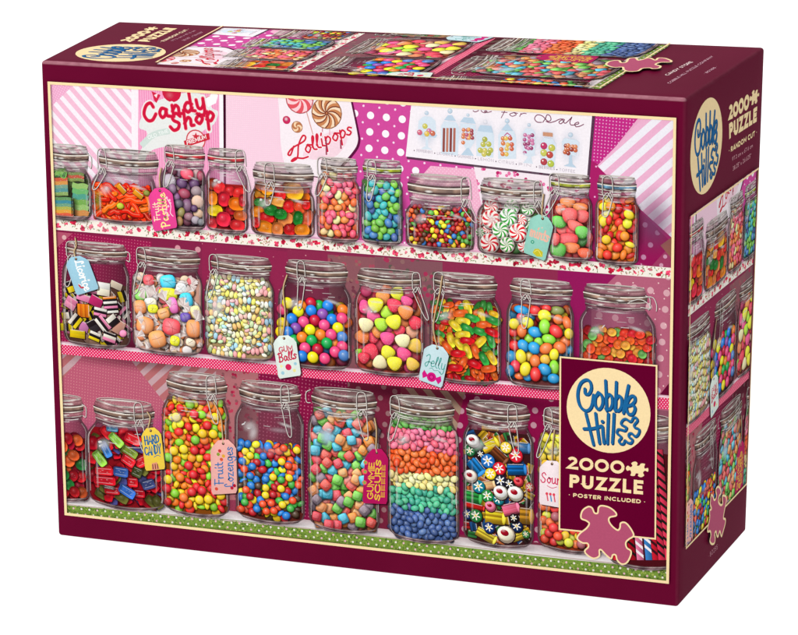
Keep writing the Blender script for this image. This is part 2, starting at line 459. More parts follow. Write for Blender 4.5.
# ------------------------------------------------------------------ lettering made of strokes
def arc(cx, cy, rx, ry, a0, a1, n=14):
    return [(cx + rx * math.cos(math.radians(a0 + (a1 - a0) * i / n)), cy + ry * math.sin(math.radians(a0 + (a1 - a0) * i / n))) for i in range(n + 1)]
def caps(w):
    """geometric capitals drawn for a stroke of width w on a cap height of 1"""
    h = w / 2; t = 1 - h
    g = {}
    g['A'] = (.92, [[(h * .7, 0), (.46, t + h * .6), (.92 - h * .7, 0)], [(.2, .27), (.72, .27)]])
    g['B'] = (.74, [[(h, 0), (h, 1)], [(h, t)] + arc(.36, .75, .25, .25 - h, 90, -90, 8) + [(h, .5)], [(h, .5)] + arc(.4, .25 + h / 2, .3, .25 - h / 2, 90, -90, 8) + [(h, h)]])
    g['C'] = (.9, [arc(.5, .5, .5 - h, .5 - h, 48, 312, 20)])
    g['D'] = (.86, [[(h, 0), (h, 1)], [(h, t)] + arc(.36, .5, .5 - h, .5 - h, 90, -90, 14) + [(h, h)]])
    g['E'] = (.64, [[(h, 0), (h, 1)], [(h, t), (.64, t)], [(h, .5), (.58, .5)], [(h, h), (.64, h)]])
    g['F'] = (.6, [[(h, 0), (h, 1)], [(h, t), (.6, t)], [(h, .48), (.55, .48)]])
    g['G'] = (.95, [arc(.5, .5, .5 - h, .5 - h, 48, 345, 20) + [(.95 - h, .42), (.58, .42)]])
    g['H'] = (.78, [[(h, 0), (h, 1)], [(.78 - h, 0), (.78 - h, 1)], [(h, .5), (.78 - h, .5)]])
    g['I'] = (w, [[(h, 0), (h, 1)]])
    g['L'] = (.58, [[(h, 1), (h, h), (.58, h)]])
    g['M'] = (1.0, [[(h, 0), (h, t), (.5, .3), (1 - h, t), (1 - h, 0)]])
    g['N'] = (.82, [[(h, 0), (h, t), (.82 - h, h), (.82 - h, 1)]])
    g['O'] = (1.0, [arc(.5, .5, .5 - h, .5 - h, 0, 360, 24)])
    g['P'] = (.68, [[(h, 0), (h, 1)], [(h, t)] + arc(.38, .68, .3 - h, .32 - h, 90, -90, 10) + [(h, .36 + h)]])
    g['R'] = (.74, [[(h, 0), (h, 1)], [(h, t)] + arc(.38, .68, .3 - h, .32 - h, 90, -90, 10) + [(h, .36 + h)], [(.34, .4), (.66, 0)]])
    g['S'] = (.66, [catmull([(.6, .8), (.34, t), (.1, .76), (.22, .56), (.44, .46), (.58, .26), (.34, h), (.04, .22)], sub=4)])
    g['T'] = (.7, [[(0, t), (.7, t)], [(.35, 0), (.35, t)]])
    g['U'] = (.78, [[(h, 1), (h, .39)] + arc(.39, .39, .39 - h, .39 - h, 180, 360, 12) + [(.78 - h, 1)]])
    g['V'] = (.86, [[(h * .6, 1), (.43, h * .7), (.86 - h * .6, 1)]])
    g['Y'] = (.84, [[(h * .6, 1), (.42, .45), (.84 - h * .6, 1)], [(.42, .5), (.42, 0)]])
    g['Z'] = (.74, [[(.03, t), (.6, t), (.12, h), (.74, h)]])
    g['0'] = (.9, [arc(.45, .5, .45 - h, .5 - h, 0, 360, 24)])
    g['2'] = (.7, [arc(.34, .68, .32 - h, .32 - h, 160, -30, 12) + [(.1, h), (.7, h)]])
    g['3'] = (.66, [arc(.32, .73, .28 - h, .27 - h, 150, -90, 10) + arc(.32, .27, .32 - h, .27 - h / 2, 90, -150, 10)])
    g['5'] = (.66, [[(.58, t), (.14, t), (.1, .52)] + arc(.32, .32, .32 - h, .32 - h, 110, -150, 12)])
    g['6'] = (.7, [[(.52, 1), (.14, .44)] + arc(.35, .32, .33 - h, .32 - h, 150, 510, 18)])
    g['7'] = (.66, [[(0, t), (.58, t), (.22, 0)]])
    g['8'] = (.66, [arc(.33, .74, .27 - h, .26 - h, 0, 360, 14), arc(.33, .27, .33 - h, .27 - h, 0, 360, 16)])
    g['9'] = (.7, [[(.18, 0), (.56, .56)] + arc(.35, .68, .33 - h, .32 - h, -30, 330, 18)])
    g['4'] = (.7, [[(.5, 0), (.5, 1), (.05, .3), (.7, .3)]])
    g['1'] = (.4, [[(.05, .8), (.3, 1), (.3, 0)]])
    g['.'] = (w, [[(h, 0), (h, w)]])
    g['*'] = (w, [[(h, .5 - h), (h, .5 + h)]])
    g["'"] = (w, [[(h, .7), (h, 1)]])
    g['"'] = (.3, [[(.05, .7), (.05, 1)], [(.25, .7), (.25, 1)]])
    g['x'] = (.5, [[(0, 0), (.5, .55)], [(.5, 0), (0, .55)]])
    g['c'] = (.5, [arc(.27, .29, .27, .29, 50, 310, 10)])
    g['m'] = (.8, [[(0, 0), (0, .55)], [(0, .4)] + arc(.19, .38, .19, .18, 150, 0, 5) + [(.38, 0)], [(.38, .4)] + arc(.58, .38, .19, .18, 150, 0, 5) + [(.77, 0)]])
    g[' '] = (.3, [])
    return g
_sc = lambda *p: catmull(p, sub=4)
SCRIPT = {
 'a': (.56, [_sc((.4, .45), (.2, .55), (.05, .3), (.15, .02), (.35, .15), (.42, .5), (.42, .1), (.56, 0))]),
 'b': (.48, [[(.08, 1), (.08, .05)], _sc((.08, .3), (.25, .52), (.42, .3), (.28, .02), (.08, .08))]),
 'c': (.44, [_sc((.4, .45), (.22, .55), (.05, .28), (.2, 0), (.44, .1))]),
 'd': (.54, [[(.42, 1), (.42, .05), (.54, 0)], _sc((.42, .45), (.22, .55), (.05, .28), (.2, 0), (.42, .15))]),
 'e': (.46, [_sc((.06, .28), (.38, .33), (.28, .54), (.08, .38), (.1, .1), (.24, 0), (.46, .1))]),
 'f': (.36, [_sc((.42, .9), (.3, 1), (.18, .8), (.16, .3), (.14, -.35)), [(.0, .5), (.36, .5)]]),
 'g': (.5, [_sc((.4, .45), (.2, .55), (.05, .3), (.18, .05), (.38, .2), (.42, .5), (.42, -.2), (.22, -.4), (.03, -.25))]),
 'h': (.52, [[(.08, 1), (.08, 0)], _sc((.08, .3), (.28, .55), (.42, .4), (.42, .05), (.52, 0))]),
 'i': (.24, [[(.1, .5), (.1, .06), (.24, 0)], [(.12, .84), (.14, .9)]]),
 'j': (.3, [_sc((.2, .52), (.2, -.2), (.05, -.35)), [(.2, .7), (.21, .78)]]),
 'k': (.5, [[(.08, 1), (.08, 0)], [(.42, .52), (.1, .25), (.46, 0)]]),
 'l': (.26, [_sc((.02, .3), (.2, .8), (.16, 1), (.07, .8), (.07, .15), (.26, 0))]),
 'm': (.74, [[(.06, .52), (.06, 0)], _sc((.06, .3), (.2, .54), (.32, .38), (.32, 0)), _sc((.32, .3), (.48, .54), (.62, .38), (.62, .05), (.74, 0))]),
 'n': (.5, [[(.06, .52), (.06, 0)], _sc((.06, .3), (.24, .54), (.38, .38), (.38, .05), (.5, 0))]),
 'o': (.5, [_sc((.25, .54), (.05, .28), (.25, 0), (.44, .28), (.25, .54), (.5, .45))]),
 'p': (.5, [[(.08, .54), (.08, -.42)], _sc((.08, .35), (.26, .54), (.44, .28), (.26, .0), (.08, .1))]),
 'r': (.38, [[(.06, .52), (.06, 0)], _sc((.06, .3), (.2, .52), (.38, .48))]),
 's': (.4, [_sc((.34, .46), (.18, .55), (.08, .42), (.3, .16), (.16, 0), (.0, .08))]),
 't': (.32, [[(.14, .85), (.14, .08), (.32, 0)], [(0, .55), (.3, .55)]]),
 'u': (.52, [_sc((.05, .52), (.06, .1), (.22, 0), (.38, .2), (.4, .52)), [(.4, .52), (.4, .06), (.52, 0)]]),
 'w': (.7, [_sc((.03, .52), (.1, .05), (.25, .05), (.33, .5), (.4, .05), (.55, .05), (.66, .52))]),
 'y': (.5, [_sc((.05, .52), (.08, .15), (.22, .03), (.38, .2), (.42, .52)), _sc((.42, .52), (.4, -.2), (.2, -.4), (.02, -.25))]),
 'z': (.46, [[(.04, .52), (.38, .52), (.04, 0), (.44, 0)]]),
 'B': (.62, [[(.1, 1), (.1, 0)], _sc((.0, .95), (.35, 1), (.5, .78), (.3, .55), (.12, .53)), _sc((.12, .53), (.45, .48), (.55, .22), (.35, 0), (.05, .03))]),
 'C': (.7, [_sc((.6, .8), (.5, 1), (.25, .9), (.06, .45), (.2, .05), (.45, 0), (.66, .25))]),
 'F': (.55, [[(.15, 1), (.12, 0)], [(.0, 1), (.55, .98)], [(.1, .5), (.45, .5)]]),
 'G': (.7, [_sc((.6, .85), (.4, 1), (.12, .75), (.08, .3), (.35, 0), (.6, .15), (.62, .45)), [(.38, .45), (.66, .45)]]),
 'J': (.6, [_sc((.1, .8), (.35, 1), (.5, .8), (.42, .2), (.25, -.15), (.06, .05), (.3, .3), (.6, .35))]),
 'L': (.62, [_sc((.45, .8), (.38, 1), (.22, .9), (.2, .3), (.02, .05), (.2, .1), (.6, .02))]),
 'P': (.6, [[(.12, 1), (.12, -.02)], _sc((.0, .92), (.35, 1), (.55, .75), (.35, .48), (.12, .5))]),
 'S': (.6, [_sc((.55, .82), (.38, 1), (.15, .85), (.2, .6), (.48, .35), (.4, .05), (.15, 0), (.0, .2))]),
 'H': (.7, [[(.1, 1), (.1, 0)], [(.55, 1), (.55, 0)], [(.0, .5), (.65, .52)]]),
 ' ': (.3, []), }
def text_lines(s, style, gap, font_w=.12):
    """list of polylines, total width; y is up"""
    G = caps(font_w) if style == 'caps' else SCRIPT
    x = 0; out = []
    for ch in s:
        w, strokes = G.get(ch, G.get(ch.upper(), (.3, [])))
        for st in strokes: out.append([(x + p[0], p[1]) for p in st])
        x += w + gap
    return out, max(x - gap, .01)
def put_text(art, s, style, to_art, gap, w_unit, c, cap=False, font_w=.12, italic=0.0, shadow=None):
    """to_art maps (u 0..1 along the line, v up in cap heights)"""
    L, W = text_lines(s, style, gap, font_w)
    for pl in L:
        P = np.array([to_art((p[0] + italic * p[1]) / W, p[1]) for p in pl])
        if shadow: art.stroke(P + np.array(shadow[:2]), w_unit * 1.1, shadow[2], cap=cap)
        art.stroke(P, w_unit, c, cap=cap)
def line_map(f, a, b, capa, capb=None):
    """a,b: photo points of the two ends of the baseline, capa/capb: top ends"""
    a, b, capa = map(lambda p: np.array(p, float), (a, b, capa)); capb = np.array(capb, float) if capb is not None else capa + b - a
    def g(u, v):
        p = a + (b - a) * u + ((capa - a) * (1 - u) + (capb - b) * u) * v
        return tuple(f(p))
    return g

# ------------------------------------------------------------------ the artwork of the front (mm: x right, y down, 344 x 242)
AW, AH = 344.0, 242.0
PX = [(50.2, 83.1), (674.6, 119.4), (667.4, 581.2), (67.0, 513.0)]         # where its corners lie in the survey sheet
HP = homography(PX, [(0, 0), (AW, 0), (AW, AH), (0, AH)])
def A(p): return hmap(HP, np.asarray(p, float))
def AL(pl): return [tuple(q) for q in A(pl)]
K = AW / 620.0                                                              # mm per survey unit

art = Art()
art.element('printed_picture', 'printed photograph of a candy shop shelf on the front of the box')

def stripes_in(region, ang, pitch, w, c, off=0):
    R = np.array(region); ctr = R.mean(0); d = np.array([math.cos(ang), math.sin(ang)]); nn = np.array([-d[1], d[0]])
    ext = np.abs(R - ctr).sum(1).max() * 1.5
    k = -int(ext / pitch) - 1; out = []
    while k * pitch < ext:
        o = ctr + nn * (k * pitch + off)
        q = [o - d * ext, o + d * ext, o + d * ext + nn * w, o - d * ext + nn * w]
        q = clip_convex(q, region)
        if q: out.append(q)
        k += 1
    art.polys(out, c)
def dots_in(region, pitch, r, c, ang=0, n=10, stagger=False, jit=0, py=None, off=(0, 0)):
    R = np.array(region); ctr = R.mean(0) + np.array(off); ext = np.linalg.norm(R - ctr, axis=1).max() + pitch
    ca, sa = math.cos(ang), math.sin(ang); py = py or pitch
    m = int(ext / pitch) + 1; my = int(ext / py) + 1; t = np.arange(n) * 2 * math.pi / n + .3; out = []
    for j in range(-my, my + 1):
        for i in range(-m, m + 1):
            x = (i + (0.5 if stagger and j % 2 else 0)) * pitch; y = j * py
            p = (ctr[0] + x * ca - y * sa, ctr[1] + x * sa + y * ca)
            if jit: p = (p[0] + RNG.uniform(-jit, jit), p[1] + RNG.uniform(-jit, jit))
            q = clip_convex([(p[0] + r * a, p[1] + r * b) for a, b in zip(np.cos(t), np.sin(t))], region)
            if q: out.append(q)
    art.polys(out, c)
def flowers_in(region, pitch, r, cols, leaf, seed=1):
    rr = random.Random(seed); R = np.array(region); x0, y0 = R.min(0); x1, y1 = R.max(0)
    y = y0; out = []; cl = []
    while y < y1:
        x = x0 + rr.random() * pitch
        while x < x1:
            cx, cy = x + rr.uniform(-.3, .3) * pitch, y + rr.uniform(-.3, .3) * pitch
            for _ in range(5):
                a = rr.random() * 6.3; q = r * .7
                p = [(cx + q * math.cos(a) + r * .6 * math.cos(t), cy + q * math.sin(a) + r * .6 * math.sin(t)) for t in np.arange(6) * 1.047]
                p = clip_convex(p, region)
                if p: out.append(p); cl.append(rr.choice(cols))
            x += pitch * rr.uniform(.7, 1.4)
        y += pitch * .8
    for p, c in zip(out, cl): art.poly(p, c)

# ---- back wall of the three shelves
def wall():
    def S(y0l, y0r, y1l, y1r): return AL([(40, y0l), (684, y0r), (684, y1r), (40, y1l)])
    art.poly(AL([(40, 70), (684, 110), (684, 275), (40, 222)]), (236, 175, 205))
    q = AL([(40, 222), (684, 272), (684, 420), (40, 350)])
    art.poly(q, [(130, 28, 68), (140, 48, 82), (150, 66, 96), (132, 34, 70)])
    q = AL([(40, 350), (684, 405), (684, 590), (40, 515)])
    art.poly(q, [(178, 84, 104), (124, 44, 64), (98, 26, 48), (160, 60, 90)])
    # upper left: striped paper with a dotted corner
    r = AL([(50, 80), (130, 84), (131, 215), (52, 215)])
    art.poly(r, (246, 238, 246))
    stripes_in(r, math.radians(47), 5.3, 2.7, (243, 190, 214))
    r = AL([(50, 80), (76, 82), (52, 106)])
    art.poly(r, (238, 170, 205)); dots_in(r, 1.25, .28, (250, 215, 232), .5, 6)
    art.polys([AL([(130, 84), (134, 84), (134, 220), (131, 220)])], (247, 240, 246))
    # pale dotted paper and the dark seam
    r = AL([(223, 88), (352, 96), (356, 240), (223, 232)])
    art.poly(r, (246, 205, 224)); dots_in(r, 1.1, .26, (252, 230, 240), 0, 6)
    # magenta with white dots
    r = AL([(344, 92), (480, 100), (480, 250), (350, 240)])
    art.poly(r, (210, 76, 158)); dots_in(r, 8.7, 2.0, (250, 244, 250), .06, 14); 
    dots_in(r, 8.7, .62, (248, 220, 240), .06, 8, off=(4.35, 4.35))
    # soft pink paper and flowered paper below the sale card
    r = AL([(428, 166), (478, 170), (490, 252), (410, 246), (410, 186)])
    art.poly(r, (242, 178, 206)); dots_in(r, 1.5, .3, (250, 215, 230), .7, 6)
    r = AL([(470, 160), (600, 178), (600, 262), (492, 252), (478, 200)])
    art.poly(r, (246, 232, 240)); flowers_in(r, 6.5, 1.5, [(214, 60, 130), (235, 120, 170), (190, 40, 105)], None, 3)
    # gridded magenta and polka paper right
    r = AL([(588, 112), (640, 115), (600, 165), (588, 172)])
    art.poly(r, (196, 44, 134)); dots_in(r, 1.75, .42, (236, 170, 212), .06, 4)
    r = AL([(588, 160), (600, 166), (650, 215), (674, 240), (674, 272), (586, 262)])
    art.poly(r, (172, 34, 104)); dots_in(r, 7, .5, (240, 180, 220), .5, 8)
    r = AL([(596, 166), (648, 112), (680, 112), (678, 244), (640, 210)])
    art.poly(r, (242, 238, 247)); stripes_in(r, math.radians(-43), 7.0, 3.4, (238, 180, 210))
    r = AL([(640, 262), (672, 226), (672, 240), (655, 270)])
    r = AL([(640, 268), (640, 225), (672, 246), (672, 272)])
    art.poly(r, (158, 60, 98)); dots_in(r, 5, 1.1, (205, 150, 175), .4, 10)
    art.poly(AL([(636, 262), (638, 210), (672, 244), (650, 268)]), (150, 24, 86)); dots_in(AL([(640, 262), (642, 214), (668, 244), (650, 262)]), 7.5, 1.4, (190, 130, 165), .5, 10)
    art.poly(AL([(674, 236), (660, 246), (674, 262)]), (150, 92, 82))
    # soft shade thrown by the last jar on the paper
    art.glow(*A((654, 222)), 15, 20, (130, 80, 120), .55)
    # second shelf
    r = AL([(55, 232), (150, 242), (152, 300), (110, 345), (58, 342)])
    art.poly(r, (154, 29, 78)); dots_in(r, 1.75, .33, (207, 104, 134), .08, 5)
    r = AL([(55, 232), (72, 234), (55, 250)]); art.poly(r, (178, 83, 108)); art.disc(*A((64, 238)), 1.3, (220, 173, 175))
    for x in range(176, 255, 20): art.disc(*A((x, 247 + (x - 158) * .08)), 1.6, (211, 148, 159))
    r = AL([(200, 243), (285, 252), (285, 370), (200, 360)]); art.poly(r, (145, 39, 78)); dots_in(r, 8, .3, (211, 136, 153), .3, 6)
    r = AL([(285, 250), (352, 255), (360, 380), (285, 372)]); art.poly(r, (141, 43, 78)); dots_in(r, 9, .35, (222, 161, 164), .3, 6)
    r = AL([(325, 255), (372, 258), (372, 380), (330, 376)]); art.poly(r, (141, 87, 95)); flowers_in(r, 7, 1.6, [(167, 75, 93), (147, 100, 97), (116, 58, 73)], None, 5)
    r = AL([(372, 257), (470, 265), (470, 388), (372, 378)]); art.poly(r, (132, 83, 93)); flowers_in(r, 8, 2.2, [(167, 51, 86), (97, 87, 80), (143, 102, 101)], None, 6)
    r = AL([(440, 262), (560, 270), (560, 396), (440, 386)]); art.poly(r, (143, 46, 80))
    r = AL([(556, 270), (618, 276), (600, 400), (556, 396)]); art.poly(r, (149, 26, 91)); 
    for x in range(255, 255, 19): art.disc(*A((x, 277 + (x - 566) * .09)), 1.7, (196, 161, 166)); 
    r = AL([(616, 275), (676, 280), (674, 420), (590, 410), (590, 300)]); art.poly(r, (182, 97, 123)); dots_in(r, 8.6, 1.8, (218, 168, 177), .08, 12); dots_in(AL([(620, 280), (670, 284), (668, 400), (624, 396)]), 6, .4, (244, 209, 207), .4, 6)
    art.poly(AL([(654, 402), (672, 380), (672, 404)]), (103, 12, 50))
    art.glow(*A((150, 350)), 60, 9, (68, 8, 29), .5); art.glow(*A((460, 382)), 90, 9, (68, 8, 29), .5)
    # third shelf
    r = AL([(60, 352), (200, 366), (180, 500), (64, 500)]); art.poly(r, (186, 92, 116)); dots_in(r, 1.7, .26, (224, 153, 155), .08, 5)
    for r in (AL([(62, 352), (84, 354), (62, 380)]), AL([(128, 358), (232, 368), (232, 420), (176, 420)])):
        art.poly(r, (182, 107, 110)); stripes_in(r, math.radians(-43), 6.8, 3.2, (196, 160, 166))
    art.glow(*A((168, 432)), 14, 15, (218, 75, 153), .8); art.glow(*A((90, 440)), 8, 18, (211, 100, 153), .5)
    r = AL([(214, 368), (262, 374), (262, 500), (214, 500)]); art.poly(r, (176, 109, 114)); flowers_in(r, 6, 1.5, [(167, 36, 69), (189, 61, 88), (143, 87, 93)], None, 8)
    r = AL([(256, 374), (372, 384), (372, 530), (256, 520)]); art.poly(r, (136, 22, 67)); dots_in(r, 2.05, .4, (196, 104, 132), .08, 5)
    r = AL([(345, 382), (400, 388), (400, 530), (345, 528)]); art.poly(r, (116, 34, 58)); dots_in(r, 6.5, 1.5, (147, 104, 108), .3, 10)
    r = AL([(398, 388), (480, 394), (470, 450), (400, 450)]); art.poly(r, (134, 51, 67)); stripes_in(r, math.radians(48), 7.2, 3.4, (163, 134, 114))
    r = AL([(462, 394), (566, 402), (560, 545), (452, 534), (452, 440)]); art.poly(r, (138, 17, 69)); dots_in(r, 8.0, 1.7, (187, 139, 153), .1, 12)
    art.poly(AL([(655, 410), (672, 412), (668, 566), (652, 564)]), (143, 83, 101))
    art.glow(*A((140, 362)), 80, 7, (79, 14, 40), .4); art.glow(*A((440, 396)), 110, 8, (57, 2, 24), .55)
wall()

# ---- shelves
def yline(pts, x): return float(np.interp(x, [p[0] for p in pts], [p[1] for p in pts]))
def shelf_strip(top, bot, n=26):
    xs = np.linspace(46, 680, n)
    return [(x, yline(top, x)) for x in xs], [(x, yline(bot, x)) for x in xs]
F_TOP = [(40, 216), (180, 228.5), (340, 241.5), (460, 251.5), (690, 270)]; F_BOT = [(40, 229), (180, 240.5), (340, 252.5), (460, 263), (690, 281)]
G_LED = [(40, 340), (190, 353.5), (340, 368), (510, 382), (690, 398)]
G_TOP = [(40, 343), (190, 357.5), (350, 372.2), (510, 385.5), (690, 400.5)]; G_BOT = [(40, 352.5), (190, 367), (350, 382.5), (510, 396.5), (690, 412)]
H_LED = [(40, 492), (240, 512), (400, 531), (690, 561)]
H_TOP = [(40, 502), (240, 520.5), (540, 556.6), (690, 572)]; H_BOT = [(40, 514), (240, 531.5), (540, 568), (690, 584)]
def shelf(top, bot, c, label):
    art.element('shelf', label)
    a, b = shelf_strip(top, bot); art.strip(AL(a), AL(b), c, c)
    return a, b
def ledge(top, bot, c0, c1):
    a, b = shelf_strip(top, bot); art.strip(AL(a), AL(b), c0, c1)
art_lab = 'upper shelf edged with rose flowered ribbon'
shelf(F_TOP, F_BOT, (246, 238, 228), art_lab)
rr = random.Random(4)
for i in range(560):
    x = 48 + rr.random() * 630; f = .1 + .8 * rr.random()
    y = yline(F_TOP, x) * (1 - f) + yline(F_BOT, x) * f; p = A((x, y))
    c = rr.choice([(120, 140, 84), (150, 150, 90), (98, 120, 70), (206, 150, 120), (178, 96, 84)]); a = rr.random() * 3.1
    d = np.array([math.cos(a), math.sin(a)]) * .55; art.stroke([p - d, p + d], .42, c)
for i in range(80):
    x = 50 + i * 8 + rr.uniform(-1.5, 1.5); f = (.3, .68, .48)[i % 3]
    y = yline(F_TOP, x) * (1 - f) + yline(F_BOT, x) * f; p = A((x, y)); big = rr.random() < .8
    base = rr.choice([(214, 40, 74), (226, 70, 104), (190, 30, 60), (232, 120, 140)])
    for k in range(9 if big else 4):
        a = rr.random() * 6.3; q = rr.random() * (1.25 if big else .7)
        art.disc(p[0] + q * math.cos(a) * 1.3, p[1] + q * math.sin(a), .74 if big else .5, mul(base, rr.uniform(.75, 1.25)), 7)
def gingham(top, bot, a, b, rows):
    x = 46.0; polys = []
    while x < 680:
        for j in range(rows):
            f0 = (j + .5) / rows; xx = x + (1.5 if j % 2 else 0)
            y = yline(top, xx) * (1 - f0) + yline(bot, xx) * f0; p = A((xx, y)); s = .40
            polys.append([(p[0] - s, p[1]), (p[0], p[1] - s), (p[0] + s, p[1]), (p[0], p[1] + s)])
        x += 3.0
    art.polys(polys, b)
shelf(G_TOP, G_BOT, (226, 34, 96), 'middle shelf edged with pink and white checked ribbon')
ledge(G_LED, G_TOP, (205, 150, 170), (252, 240, 244))
gingham(G_TOP, G_BOT, None, (250, 214, 228), 6)
shelf(H_TOP, H_BOT, (122, 152, 62), 'bottom shelf edged with green ribbon of white and yellow flowers')
ledge(H_LED, H_TOP, (188, 168, 172), (240, 235, 236))
art.polys([AL([(46, yline(H_TOP, 46) - .6), (300, yline(H_TOP, 300) - .6), (300, yline(H_TOP, 300) + .7), (46, yline(H_TOP, 46) + .7)]), AL([(300, yline(H_TOP, 300) - .6), (680, yline(H_TOP, 680) - .6), (680, yline(H_TOP, 680) + .7), (300, yline(H_TOP, 300) + .7)])], (196, 178, 170))
for i in range(1500):
    x = 48 + rr.random() * 630; f = .08 + .86 * rr.random()
    y = yline(H_TOP, x) * (1 - f) + yline(H_BOT, x) * f; p = A((x, y)); a = rr.random() * 3.1
    d = np.array([math.cos(a), math.sin(a)]) * .8
    art.polys([[p - d, p + np.array([d[1], -d[0]]) * .7, p + d]], rr.choice([(84, 116, 44), (150, 176, 74), (108, 140, 56), (178, 190, 96), (70, 96, 50)]))
x = 50; j = 0
while x < 675:
    f = (.28, .72)[j % 2]; y = yline(H_TOP, x) * (1 - f) + yline(H_BOT, x) * f; p = A((x, y))
    art.disc(p[0], p[1], .62, (242, 236, 226) if j % 3 else (236, 190, 200), 7); x += 3.9; j += 1

# ---- signs on the wall
def fat_script(s, a, b, top, w, c, edge, topb=None, gap=.06):
    m = line_map(A, a, b, top, topb)
    put_text(art, s, 'script', m, gap, w + 1.5, edge, cap=True)
    put_text(art, s, 'script', m, gap, w, c, cap=True)
art.element('wall_sign', 'pink pinstriped sign reading Candy Shop')
r = AL([(134, 86), (221, 91), (222, 232), (134, 224)])
art.poly(r, (240, 150, 192)); stripes_in(r, math.radians(90), 1.3, .5, (247, 182, 212))
art.poly(AL([(134, 86), (137, 86), (137, 224), (134, 224)]), (252, 238, 246)); art.poly(AL([(217, 91), (221, 91), (222, 230), (218, 230)]), (250, 244, 250)); art.poly(AL([(221, 91), (223.6, 91), (224, 230), (222, 230)]), (64, 14, 40))
# pale mint cloud, ribbon
cl = catmull([(140, 118), (150, 104), (170, 96), (190, 92), (204, 97), (210, 108), (216, 112), (212, 124), (200, 132), (192, 148), (170, 146), (148, 152), (142, 168), (136, 160), (146, 134), (138, 128)], True, 4)
art.shape(AL(cl), (232, 234, 232))
art.stroke(AL([(140, 146), (152, 135), (168, 131)]), 3.3, (208, 222, 216), True)
put_text(art, 'ALL FLAVORS'[:0] or 'OLD TIME', 'caps', line_map(A, (147, 139.5), (167, 132.5), (146, 136)), .2, .3, (246, 250, 248))
art.shape(AL([(200, 100), (212, 92), (216, 95), (214, 103), (206, 107)]), (250, 248, 250))
art.stroke(AL([(201.5, 99), (208, 95.5)]), .35, (225, 110, 120))
# wrapped bonbon at the top
art.disc(*A((170, 92)), 5.4, (206, 32, 66), 20, 5.4); art.glow(*A((168, 95)), 3, 2.5, (240, 110, 130), .6)
art.polys([AL([(150, 91), (159, 95), (155, 103), (153, 101)])], (214, 38, 74)); art.polys([AL([(152.5, 95), (156.5, 93), (155, 98)])], (250, 220, 226))
for w_, c_ in ((3.4, (236, 238, 234)), (2.1, (244, 120, 140)), (1.6, (208, 26, 62))):
    for (s, a, b, tp) in (('Candy', (143, 122), (204, 108), (140, 105)), ('Shop', (170, 131), (213, 119.5), (168, 115))):
        put_text(art, s, 'script', line_map(A, a, b, tp), .16, w_, c_, cap=True)
for rad, cc in ((5.6, (210, 80, 90)), (4.9, (246, 222, 224))): art.disc(*A((194, 140)), rad, cc, 20)
t5 = [(194 + (4.2 if k % 2 == 0 else 1.8) * math.sin(k * math.pi / 5), 136.5 - (4.2 if k % 2 == 0 else 1.8) * math.cos(k * math.pi / 5)) for k in range(10)]
art.shape(AL(t5), (206, 50, 66))
art.poly(AL([(182, 141), (207, 133), (208, 139.5), (183.5, 147.5)]), (206, 44, 62))
put_text(art, 'PREMIUM', 'caps', line_map(A, (185.5, 145), (204.5, 138.7), (184.8, 140.8)), .16, .42, (252, 236, 236))

art.element('wall_sign', 'white sign with two lollipops reading Lollipops')
r = catmull([(275, 88), (277, 120), (279, 150), (284, 172)], False, 4).tolist() + [(335, 180)] + catmull([(336, 168), (350, 152), (355, 142), (354, 130), (346, 92)], False, 4).tolist()
sh = [(p[0] + 2.4, p[1] + 1.5) for p in r]; art.shape(AL(sh), (96, 20, 66, .85))
art.shape(AL(r), (247, 236, 242))
art.poly(AL(catmull([(300, 156), (312, 140), (335, 130), (345, 138), (335, 155), (318, 160)], True, 3)), (246, 214, 226))
def swirl(cx, cy, r, c1, c2, n, tw=.9, dark=None):
    art.disc(cx, cy, r * 1.05, mul(c1, .7), 20)
    art.disc(cx, cy, r, c1, 20)
    for k in range(n):
        a0 = k * 2 * math.pi / n
        L = []; Rr = []
        for q in np.linspace(0.06, .98, 6):
            a = a0 + tw * q; wd = math.pi / n * .95
            L.append((cx + r * q * math.cos(a), cy + r * q * math.sin(a))); Rr.append((cx + r * q * math.cos(a + wd), cy + r * q * math.sin(a + wd)))
        art.strip(L, Rr, c2, c2)
        if dark: art.stroke(L, r * .07, dark)
art.stroke(AL([(304, 112), (311, 137)]), .55, (214, 160, 150)); art.stroke(AL([(320, 128), (319, 139)]), .6, (205, 140, 150)); art.stroke(AL([(327, 128), (327, 135)]), .5, (235, 170, 185))
swirl(*A((297, 99)), 7.4, (228, 88, 100), (250, 208, 214), 7, 1.0)
swirl(*A((324, 113)), 8.1, (204, 134, 88), (246, 220, 190), 9, 1.0, (120, 52, 40))
art.disc(*A((284, 120)), 2.2, (200, 40, 92), 14); art.glow(*A((283.6, 119)), 1.4, 1.4, (255, 210, 225), .9)
swirl(*A((294.5, 127)), 3.0, (190, 120, 80), (246, 214, 176), 3, 2.2)
for w, c in ((1.7, (250, 238, 242)), (.95, (214, 40, 66))):
    put_text(art, 'ollipops', 'script', line_map(A, (303, 154), (350, 133.5), (300.5, 140), (347.5, 120)), .07, w, c, cap=True)
    art.stroke(AL([(291, 147), (288, 155), (285.5, 154), (290, 148), (301, 141.5), (303, 137), (300, 136), (296, 145), (295, 157), (291, 161), (289, 161), (293, 158), (300, 158.5), (305, 157)]), w, c, True, cap=True)
for x in (323.5, 338): art.stroke(AL([(x, 140), (x + .3, 155 if x < 330 else 149)]), .8, (160, 60, 86))

